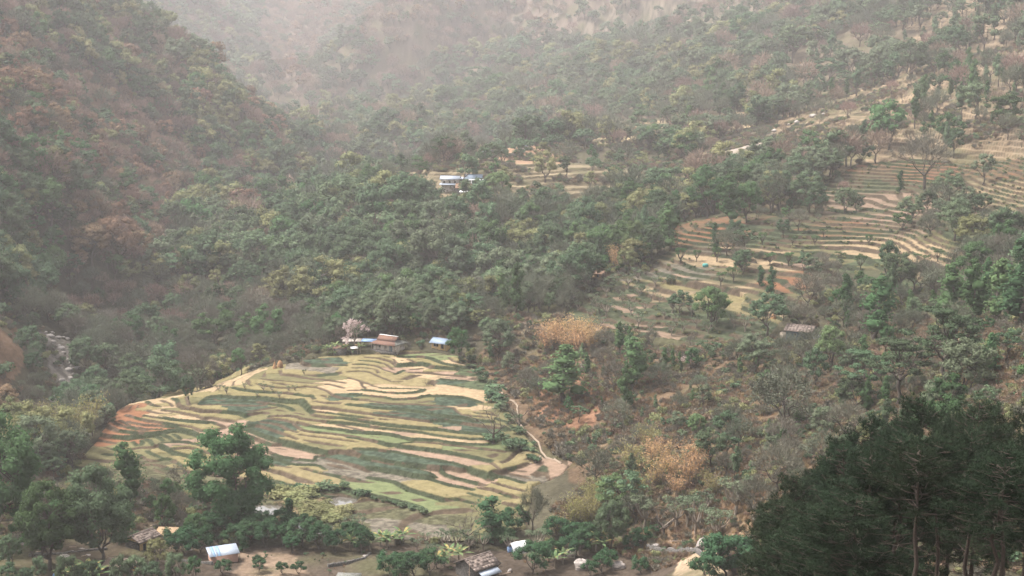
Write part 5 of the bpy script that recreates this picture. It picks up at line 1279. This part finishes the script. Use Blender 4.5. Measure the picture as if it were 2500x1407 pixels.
grove('lopped_tree','tree','lopped','grey-green lopped tree on the leafy steps below the thatched hut','lopped trees below the thatched hut',
 [(1400,735),(1450,750),(1500,700),(1535,705),(1560,725),(1590,735),(1520,740),(1480,725),(1430,705),(1555,690),(1600,700),(1575,762),(1620,778),(1510,815),(1650,800),(1640,820),(1700,800),(1480,775),(1440,780),(1410,760),(1540,770),(1470,800),(1430,815),(1560,800),(1590,815),(1670,815),(1730,815),(1610,740),(1500,755),(1640,765),(1690,775),(1750,790),(1790,800),(1820,810)],30,1.15,.3)
grove('lopped_tree','tree','loppedg','green bushy lopped tree among the yellow terraces on the right','lopped trees among the right terraces',
 [(1660,645),(1800,600),(1830,640),(1700,640),(1760,700),(1810,665),(1750,640),(1790,690),(1880,650),(1935,600),(1990,600),(2050,640),(2100,660),(2260,650),(2240,640),(2290,640),(2360,640),(1860,600),(2010,580),(2120,600),(1925,650)],32,1.1,.25)
grove('lopped_tree','tree','lopped','lopped fodder tree by the banana plants in front of the field','lopped trees in front of the field',
 [(1040,1330),(1085,1340),(1115,1345),(1020,1345),(1150,1350),(1060,1365),(880,1300),(850,1300),(1180,1345),(1240,1345),(1310,1345)],50,1.2,.2)
grove('lopped_tree','tree','lopped','crooked grey-leaved tree round the rocky yard at lower right','crooked trees round the rocky yard',
 [(1700,1300),(1740,1290),(1680,1285),(1760,1310),(1650,1290),(1570,1290),(1720,1260),(1790,1260),(1745,1320)],75,1.15,.2)
grove('banana_plant','plant','banana','banana plant with long arching leaves in the front orchard','banana plants in the front orchard',
 [(885,1330),(930,1335),(945,1342),(965,1335),(905,1345),(855,1345),(830,1330),(985,1330)],58,1.15,.15)
grove('banana_plant','plant','banana','banana plant beside the front right slate-roofed house','banana plants by the front right house',
 [(1100,1370),(1085,1385),(1120,1378),(1375,1375),(1355,1385),(1455,1345),(1470,1350),(1065,1390)],62,1.15,.15)
grove('banana_plant','plant','banana','drooping banana plant in the bottom left corner by the blue barrel','banana plants in the bottom left corner',[(190,1425),(215,1418),(235,1430),(170,1430)],66,1.3,.1)
grove('banana_plant','plant','banana','banana plant behind the lean-to shed of the farmhouse','banana plants round the farmhouse sheds',[(800,862),(815,866),(840,868),(860,866),(880,862),(820,856),(845,858),(1965,860),(1980,865)],26,1.2,.1)
grove('bamboo_clump','bamboo','bam_tan','tan dry bamboo clump on the ridge above the rust-coloured bank','tan bamboo above the rust bank',
 [(1335,865),(1365,850),(1395,842),(1425,850),(1445,858),(1380,862),(1350,845),(1410,865)],72,1.2,.1)
grove('bamboo_clump','bamboo','bam_tan','golden bamboo clump in the hollow right of the front field','golden bamboo right of the field',
 [(1640,1175),(1600,1195),(1680,1190),(1655,1215),(1620,1150),(1590,1130),(1700,1160)],85,1.1,.15)
grove('bamboo_clump','bamboo','bam_yel','yellow-green bamboo clump beside the golden bamboo','yellow-green bamboo right of the field',
 [(1440,1240),(1450,1260),(1470,1230),(1430,1290),(1560,1230),(1540,1160),(1580,1110),(1740,1220),(1440,1290),(1400,1290),(1420,1275),(1360,1320)],80,1.1,.15)
grove('bamboo_clump','bamboo','bam_tan','small tan bamboo clump on the middle wooded slope','tan bamboo on the middle slope',[(1165,640),(1185,650),(1150,620),(1500,655),(1510,660),(1015,618)],62,.9,.1)
grove('bamboo_clump','bamboo','bam_yel','olive feathery bamboo on the river bank left of the field','bamboo on the river bank',[(110,1095),(150,1100),(190,1090),(90,1080),(230,1050),(215,1075),(130,1060),(60,1100),(170,1070)],95,1.2,.1)
grove('shrub','shrub','shrub_g','dark green hedge bush along the right edge of the field','hedge bushes along the field edge',
 [(1140,885),(1155,900),(1168,915),(1180,935),(1190,950),(1200,965),(1212,985),(1225,1000),(1240,1018),(1255,1030),(1215,1070),(1235,1075),(1255,1085),(1275,1095),(1290,1105),(1200,1082),(1300,1120),(1310,1130),(1245,1095),(1265,1060),(1300,1085),(1185,920),(1205,940),(1230,985)],17,1.5,.3)
grove('shrub','shrub','shrub_g','leafy bush on the bank above the front ponds','bushes on the bank of the ponds',
 [(690,1186),(710,1192),(730,1196),(750,1198),(770,1200),(790,1200),(815,1200),(850,1200),(870,1206),(890,1212),(915,1220),(940,1226),(965,1232),(985,1238),(1010,1246),(1030,1255),(830,1196),(1000,1242)],15,1.6,.25)
grove('shrub','shrub','shrub_o','brown seeding bush between the two front ponds','brown bushes between the ponds',
 [(735,1240),(755,1245),(775,1250),(795,1255),(815,1258),(830,1265),(745,1255),(770,1262),(800,1268),(725,1230),(760,1235),(785,1242),(650,1195),(670,1200),(700,1205),(720,1210),(740,1215),(680,1215),(840,1250),(810,1275)],20,2.0,.2)
# ------------------------------------------------------------ dark pines on the near slope
PINES=[(1815,1230,92,0),(1852,1165,100,1),(1905,1135,108,2),(1965,1092,98,0),(2030,1075,112,1),(2085,1028,104,0),(2140,1022,118,2),(2215,975,100,1),(2290,1012,112,0),(2352,983,95,1),(2420,1010,115,2),(2485,985,104,0),(2550,990,98,1),
 (1880,1235,84,0),(1935,1300,74,1),(2030,1180,88,0),(2150,1160,86,1),(2420,1150,90,2),(1850,1300,80,2),(1995,1345,70,0),
 (2170,1060,76,3),(2270,1075,72,4),(2345,1060,78,3),(2095,1120,74,4),(2430,1090,70,4),(2500,1080,75,3),(2215,1110,64,4),(2390,1130,62,3)]
for j,(u,v,Y,pk) in enumerate(PINES):
    x,y,zt_=pt(u+(95 if u<2000 else 40),v,Y); zg=float(ground_z(x,y)); h=zt_-zg
    s=max(.45,h/20.)
    place('pine_tree','dark pine on the near slope at the lower right corner','pine tree','pine',pk,x,y,zg,j*2.1,s,'dark pines at the lower right',max(s*.92,.7))
print('hero',time.time()-T0)
# ------------------------------------------------------------ woods
REG=[([(-60,1190),(560,1200),(590,1280),(380,1285),(250,1320),(-60,1340)],1.15,{'bareg':3,'bare':3,'olive':1.5,'green':1},(3,7),250,345,'behind the lower hamlet'),
 # polygon, spacing factor, {kind:weight}, (height lo,hi), ymin, ymax, region words
([(-200,1180),(600,1200),(1300,1310),(1850,1300),(1850,1700),(-200,1700)],0,{},(1,1),0,345,''),
([(560,1180),(1320,1250),(1300,1340),(560,1330)],0,{},(1,1),0,345,''),
([(-80,1030),(230,1060),(230,1110),(-80,1110)],.9,{'bareg':3,'olive':1,'green':1},(5,8),340,480,'on the river bank left of the field'),
([(560,860),(1180,820),(1180,905),(1100,862),(900,870),(700,892),(560,940)],0,{},(1,1),400,470,''),
([(1370,790),(1560,812),(1700,830),(1860,832),(1900,790),(1920,860),(1700,885),(1360,840)],2.0,{'bare':2,'bareg':2,'sage':2,'teal':1},(2.5,4.5),380,470,'under the lowest right-hand terraces'),
([(1200,760),(1420,780),(1400,900),(1330,900),(1240,900)],1.9,{'bare':3,'teal':1},(3,6),400,480,'on the brown knoll'),
([(1150,880),(1500,860),(1700,845),(2600,760),(2600,1400),(1600,1400),(1330,1260),(1330,1120),(1230,960)],1.75,{'bare':3.5,'bareg':4,'teal':1.6,'green':.8,'sage':1,'col':.6,'tallt':1.6,'tallg':.8,'umb':.5},(4.5,10),180,480,'on the brown right slope'),
([(1780,700),(2060,700),(2330,660),(2520,600),(2520,790),(2200,900),(1850,860)],1.3,{'bare':3,'bareg':3,'teal':1.5,'green':1.5,'olive':1,'col':1,'tallt':1.5,'tallg':2.5},(6,12),300,520,'below the right-hand terraces'),
([(950,420),(1100,400),(1200,365),(1420,340),(1700,400),(1700,490),(1350,520),(1080,505),(940,470)],2.7,{'teal':3,'green':1,'bareg':1,'olive':1},(5,9),600,820,'round the hillside hamlet'),
([(1430,330),(1830,270),(1830,315),(1450,352)],3,{'teal':1,'bareg':1},(5,9),700,1000,'on the pale upper terraces'),
([(1700,460),(1700,365),(2220,205),(2270,300),(1850,410)],3.6,{'bareg':2,'bare':2},(5,9),600,1000,'beside the landslip'),
([(1900,300),(2240,190),(2520,120),(2520,400),(2090,400),(1900,420)],2.3,{'bareg':3,'bare':1.5,'teal':1,'sage':1,'green':1,'tallt':2.5,'tallg':2},(8,14),550,1000,'on the upper right slope'),
([(1350,110),(1380,20),(1700,-40),(2200,-40),(1900,60),(1560,120)],1.7,{'teal':2,'sage':1,'bare':2},(6,10),900,1700,'on the highest terraces'),
([(820,-40),(1500,-40),(1340,120),(1080,150),(860,110)],0.95,{'bare':5,'rust':1,'sage':1,'bareg':2},(6,9),1000,2200,'on the far brown mountainside'),
([(640,-40),(960,-40),(780,140),(740,270),(690,220),(640,110)],0.95,{'bare':5,'rust':2,'sage':1,'bareg':1},(6,9),1000,2200,'in the pale side gully'),
([(-60,60),(260,200),(440,330),(520,480),(380,560),(150,420),(-60,330)],.95,{'bare':7,'bareg':1.5,'teal':1.5,'rust':4,'green':.7,'olive':.6},(6,10),500,1000,'on the brown left slope'),
([(150,480),(420,560),(400,650),(180,680)],1.,{'bare':4,'rust':3,'teal':2},(6,10),500,800,'round the rust-brown trees'),
([(-60,-40),(400,-40),(760,440),(600,560),(480,420),(260,180),(-60,40)],.95,{'teal':4,'green':1.5,'olive':2.5,'bare':3,'rust':.7,'sage':1},(8,13),500,1100,'on the left ridge'),
([(-60,300),(130,420),(200,600),(120,760),(-60,740)],.9,{'teal':5,'green':3,'bare':1,'olive':1.5},(9,14),400,800,'at the foot of the left slope'),
([(-60,720),(60,760),(70,1000),(-60,1010)],1.7,{'bareg':2,'shrub':2,'green':1},(3,6),380,500,'on the red river bank'),
([(90,790),(175,800),(205,1000),(110,1020)],2.2,{'bareg':3,'green':1},(5,8),380,600,'over the stream'),
([(60,700),(700,700),(820,860),(560,930),(300,985),(60,1080)],.8,{'bare':5,'bareg':6,'teal':1.2,'green':.5,'olive':.5},(7,10),380,640,'in the river wood'),
([(400,540),(950,500),(1250,700),(1240,760),(700,790),(400,720)],.82,{'teal':6,'green':2,'olive':3,'bare':2.2,'bareg':2.4,'rust':.08,'sage':1.6,'umb':.6},(9,15.5),430,800,'in the wood behind the field'),
([(1240,480),(1700,470),(1640,640),(1400,720),(1240,700)],.9,{'teal':4,'bareg':3,'green':2,'olive':2,'sage':1,'col':.5,'tallt':1,'tallg':1},(8,12),430,800,'in the wood left of the right-hand terraces'),
([(1800,180),(2520,-40),(2520,140),(2000,330)],2.0,{'teal':2,'sage':2,'bareg':2,'bare':1,'tallt':3,'umb':1.5},(10,16),550,1200,'on the upper right slope'),
]
DEFR=(None,1.0,{'teal':4.5,'sage':3.5,'olive':2,'bareg':4,'bare':3,'green':1.2,'rust':.08,'umb':.4},(8,13),0,9999,'on the hazy middle slopes')
cand=[]
r=np.random.default_rng(99)
for ya,yb,sp in ((200,480,5.0),(480,700,5.9),(700,1000,7.2),(1000,1500,9.),(1500,2200,12.),(2200,3100,11.),(3100,4200,14.5)):
    yy=np.arange(ya,yb,sp); 
    for yv in yy:
        xm=.42*yv+62; xs=np.arange(-xm,xm,sp); n=len(xs)
        cand.append(np.stack([xs+r.uniform(-.48,.48,n)*sp,yv+r.uniform(-.48,.48,n)*sp,np.full(n,sp)],1))
cand=np.concatenate(cand); cx,cy,csp=cand.T; cyn=near_y(cy); cz=ground_z(cx,cy); cu,cv=proj(cx,cy,cz)
# drop what hills hide from here and from a few steps aside
vis=np.ones(len(cx),bool)
for t in np.linspace(.12,.97,60):
    lz=CH+(cz+14-CH)*t; vis&=~(base_z(cx*t,cy*t)>lz+2)
inf=np.zeros(len(cx),bool)
for x0,y0,d,Zp,E in PATCH:
    ib=(cx>x0)&(cx<x0+d*(Zp.shape[1]-2))&(cy>y0)&(cy<y0+d*(Zp.shape[0]-2)); inf|=ib&(look(E,x0,y0,d,cx,cy)>.3)
THICK=[[(2040,430),(2110,440),(2110,560),(2030,520)],[(2300,500),(2400,430),(2425,560),(2400,610),(2290,620),(2250,580)],[(1790,585),(1850,570),(1870,620),(1830,690),(1800,690),(1760,640)],[(1450,680),(1560,655),(1640,690),(1610,760),(1480,735)],[(1950,640),(2060,650),(2080,700),(1960,740),(1910,700)],[(1690,500),(2000,480),(2050,550),(1900,545),(1790,535)],[(2100,560),(2250,540),(2260,570),(2120,590)],[(1380,770),(1420,720),(1480,760),(1460,800)],[(1880,560),(1960,560),(1960,590),(1890,590)],[(1640,770),(1760,780),(1800,830),(1660,830)]]
thk=np.zeros(len(cx),bool)
for q in THICK: thk|=pip(q,cu,cv)&(cy>390)&(cy<650)
vis&=~inf|(thk&(r.random(len(cx))<.38))
vis&=(cu>-700)&(cu<3200)&(cv<1500)&(cv>-320)&~((cu>1800)&(cy<240))
reg=np.full(len(cx),-1); nz=fbm(cx,cy,30,3)*30
for i,R_ in enumerate(REG):
    m=(reg<0)&pip(R_[0],cu+nz,cv+nz*.4)&(cyn>R_[4])&(cyn<R_[5]); reg[m]=i
K3={'bare':'bare','bareg':'bareg'}
trees=[]
FX=np.array([f[:3] for f in FIXED+CLEAR])
pn={k:fbm(cx+900*i,cy-300*i,45,3) for i,k in enumerate(('teal','green','olive','sage','bare','bareg','rust','col','shrub','tallt','tallg','umb'))}
rr=r.random((len(cx),6))
for i in np.nonzero(vis)[0]:
    R_=REG[reg[i]] if reg[i]>=0 else DEFR
    if R_[1]==0 or rr[i,0]>1/(R_[1]*(1.22 if reg[i]<0 and y>1100 else 1))**2: continue
    x,y,z=cx[i],cy[i],cz[i]
    if y<520 and len(FX) and (np.hypot(FX[:,0]-x,FX[:,1]-y)<FX[:,2]+1).any(): continue
    if y>=520 and (np.hypot(FX[:,0]-x,FX[:,1]-y)<FX[:,2]*.8).any(): continue
    ks=list(R_[2]); wt=np.array([R_[2][k]*math.exp(2.2*pn[k][i]) for k in ks]); k=ks[min(len(ks)-1,int(np.searchsorted(np.cumsum(wt)/wt.sum(),rr[i,1])))]
    lo,hi=R_[3]
    if thk[i] and inf[i]: lo,hi=4,9
    h=(lo*.72+(hi*1.08-lo*.72)*rr[i,2]**1.5)*(1.22 if y>480 else 1)*(1.32 if rr[i,5]>.9 else 1)
    h*=1+1.0*min(1,max(0,(y-700)/1700))
    trees.append((h*F/y*(1 if -60<cu[i]<2560 and cv[i]>-20 else .01),k,x,y,z-.3,rr[i,3]*6.28,h,rr[i,4],R_[6]))
print('trees',len(trees),time.time()-T0)
trees.sort(key=lambda t:-t[0])
NAMES={'teal':('broadleaf_tree','grey-green leafy tree'),'green':('broadleaf_tree','deep green leafy tree'),'olive':('broadleaf_tree','olive yellow-green tree'),'sage':('broadleaf_tree','pale sage-green tree'),
 'rust':('rust_tree','rust-brown dry-leaved tree'),'bare':('bare_tree','leafless grey-brown tree'),'bareg':('bare_tree','thin grey tree with sparse leaves'),'col':('columnar_tree','narrow column-shaped green tree'),'shrub':('shrub','low dark shrub'),'tallt':('tall_tree','tall slender grey-green tree with bare lower trunk'),'tallg':('tall_tree','tall slender green tree with bare lower trunk'),'umb':('tall_tree','flat-crowned tree on a long trunk')}
cnt={}; stuff=[]
HN=len(HERO.split('\n'))
LIM={'tall_tree':200,'broadleaf_tree':250,'bare_tree':275,'rust_tree':60,'columnar_tree':60,'shrub':40}
for hp,k,x,y,z,rz,h,q,words in trees:
    nm,lb=NAMES[k]
    key={'col':'col_green','shrub':'shrub_g','tallt':'tall_teal','tallg':'tall_green','umb':'umb_far'}.get(k)
    if key is None:
        near=y<560
        key={'bare':'bare_','bareg':'bareg_'}[k]+('mid' if near else 'far') if k in K3 else ('mid_' if y<620 else 'far_')+k
    n=len(KIND[key]); i=int(q*n*.999); s=h/KIND[key][i][2]
    if cnt.get(nm,0)<LIM[nm]:
        cnt[nm]=cnt.get(nm,0)+1
        place(nm,lb+' '+words,'shrub' if k=='shrub' else 'tree',key,i,x,y,z,rz,s,lb+'s '+words)
    else: stuff.append((key,i,x,y,z,rz,s))
scatter_stuff('distant_woodland',stuff)
print('woods',len(stuff),cnt,time.time()-T0)
# ------------------------------------------------------------ ground cover
def cover(name,n,y0,y1,test,kinds,hr,seed):
    r=np.random.default_rng(seed); pts=[]
    y=np.sqrt(r.random(n)*(y1*y1-y0*y0)+y0*y0); x=(r.random(n)*2-1)*(.41*y+40); z=ground_z(x,y); u,v=proj(x,y,z)
    m=test(x,y,z,u,v)&~((y<274)&(u<1780))
    for fx_,fy_,fr_2 in CLEAR: m&=~(np.hypot(x-fx_,y-fy_)<fr_2*.9)
   
    for t in np.linspace(.3,.97,25):
        m&=~(base_z(x*t,y*t)>CH+(z+3-CH)*t+2)
    x,y,z=x[m],y[m],z[m]; q=r.random((len(x),4))
    for a,b,c,e in zip(x,y,z,q):
        k=kinds[int(e[0]*len(kinds)*.999)]; i=int(e[1]*len(KIND[k])*.999); h=hr[0]+(hr[1]-hr[0])*e[2]
        pts.append((k,i,a,b,c,e[3]*6.28,h/KIND[k][i][2]))
    scatter_stuff(name,pts); print(name,len(pts))
def infield(x,y):
    o=np.zeros(x.shape,bool)
    for x0,y0,d,Zp,E in PATCH:
        ib=(x>x0)&(x<x0+d*(Zp.shape[1]-2))&(y>y0)&(y<y0+d*(Zp.shape[0]-2)); o|=ib&(look(E,x0,y0,d,x,y)>.35)
    return o
OPEN=[g for g in GREG if g[2]>0 or g[1]==BRR]
def openland(u,v,y):
    o=np.zeros(u.shape); yn=near_y(y)
    for g in OPEN: o=np.maximum(o,pip(g[0],u,v)&(yn>g[3])&(yn<g[4]))
    return o
SOIL=[g[0] for g in GREG[:4]]
def notsoil(u,v,y):
    o=np.ones(u.shape,bool)
    for p in SOIL: o&=~(pip(p,u,v)&(y<330))
    return o
YARD=GREG[4][0]
cover('undergrowth',80000,200,1000,lambda x,y,z,u,v:~infield(x,y)&notsoil(u,v,y)&(fbm(x,y,16,3)>-.12+.35*openland(u,v,y))&(v<1420),['shrub_g','shrub_b','shrub_b','shrub_o','shrub_r'],(.8,2.4),5)
cover('front_scrub',9000,272,345,lambda x,y,z,u,v:~infield(x,y)&(u<1850)&(fbm(x,y,9,3)>.0-.25*(pip(YARD,u,v)&(v<1330)))&notsoil(u,v,y),['shrub_g','shrub_o','shrub_b','tuft_g','shrub_r'],(.5,1.7),6)
cover('garden_plants',2600,266,318,lambda x,y,z,u,v:(v>1345)&(u<1800)&(fbm(x,y,6,3)>.12),['tuft_g','shrub_g','tuft_d'],(.25,.7),16)
SLOPE=[(1150,880),(1500,860),(1700,845),(2600,760),(3400,600),(3400,1400),(1600,1400),(1330,1260),(1330,1120),(1230,960)]
cover('slope_scrub',42000,190,480,lambda x,y,z,u,v:~infield(x,y)&pip(SLOPE,u,v)&(fbm(x,y,7,3)>-.05),['shrub_b','shrub_r','shrub_o','shrub_r','shrub_g'],(.4,1.5),9)
cover('dry_grass',100000,190,480,lambda x,y,z,u,v:~infield(x,y)&pip(SLOPE,u,v)&(fbm(x,y,10,3)>-.2),['tuft_d','tuft_d','tuft_d','shrub_r','shrub_b'],(.5,1.3),8)
# grass along the bunds of both terraced grounds
pts=[]; r=np.random.default_rng(12)
Xf,Yf,Zf,Df,Gf,Lf,Mf=FIELDGRID
jj,ii=np.nonzero((Df<.1)&(Df>-.5)&(Gf>=2)&Mf); sel=r.random(len(jj))<.12
for j,i in zip(jj[sel],ii[sel]):
    pts.append(('tuft_g' if r.random()<.93 else 'shrub_g',int(r.integers(2)),Xf[j,i]+r.normal()*.1,Yf[j,i],Zf[j,i],r.random()*6.28,(.25+.35*r.random())*(.35+.2*Gf[j,i])))
pts=[p if p[0]!='shrub_g' else p[:6]+(p[6]*.5,) for p in pts]
Xr,Yr,Zr,Kr,Mr=RGRID
jj,ii=np.nonzero(Kr&Mr); sel=r.random(len(jj))<.14
wn=fbm(Xr,Yr,18,3)
for j,i in zip(jj[sel],ii[sel]):
    if r.random()<.55+wn[j,i]*1.2: pts.append((('tuft_g','tuft_g','shrub_o','shrub_g')[int(r.random()**1.3*4)],int(r.integers(2)),Xr[j,i]+r.normal()*.2,Yr[j,i],Zr[j,i],r.random()*6.28,.25+.45*r.random()))
scatter_stuff('bund_grass',pts)
print('cover',len(pts),time.time()-T0)
# ------------------------------------------------------------ haze: one closed box of even air round the camera and the whole valley
hv=bpy.data.materials.new('haze'); hv.use_nodes=True; N=hv.node_tree.nodes; N.remove(N['Principled BSDF'])
pv=N.new('ShaderNodeVolumePrincipled'); pv.inputs['Color'].default_value=(.98,.94,.94,1); pv.inputs['Density'].default_value=HAZE
pv.inputs['Anisotropy'].default_value=.3
hv.node_tree.links.new(pv.outputs[0],N['Material Output'].inputs['Volume'])
zt=max(CH+60,GZ[1]+30,250); zb=GZ[0]-2
bx=np.array([(a,b,c) for c in (zb,zt) for b in (-200,4420) for a in (-2700,2700)],float)
fc=np.array([(0,2,3,1),(4,5,7,6),(0,1,5,4),(2,6,7,3),(0,4,6,2),(1,3,7,5)])
ob=link('haze',mesh_np('haze',bx,fc,[hv])); tag(ob,kind='stuff')
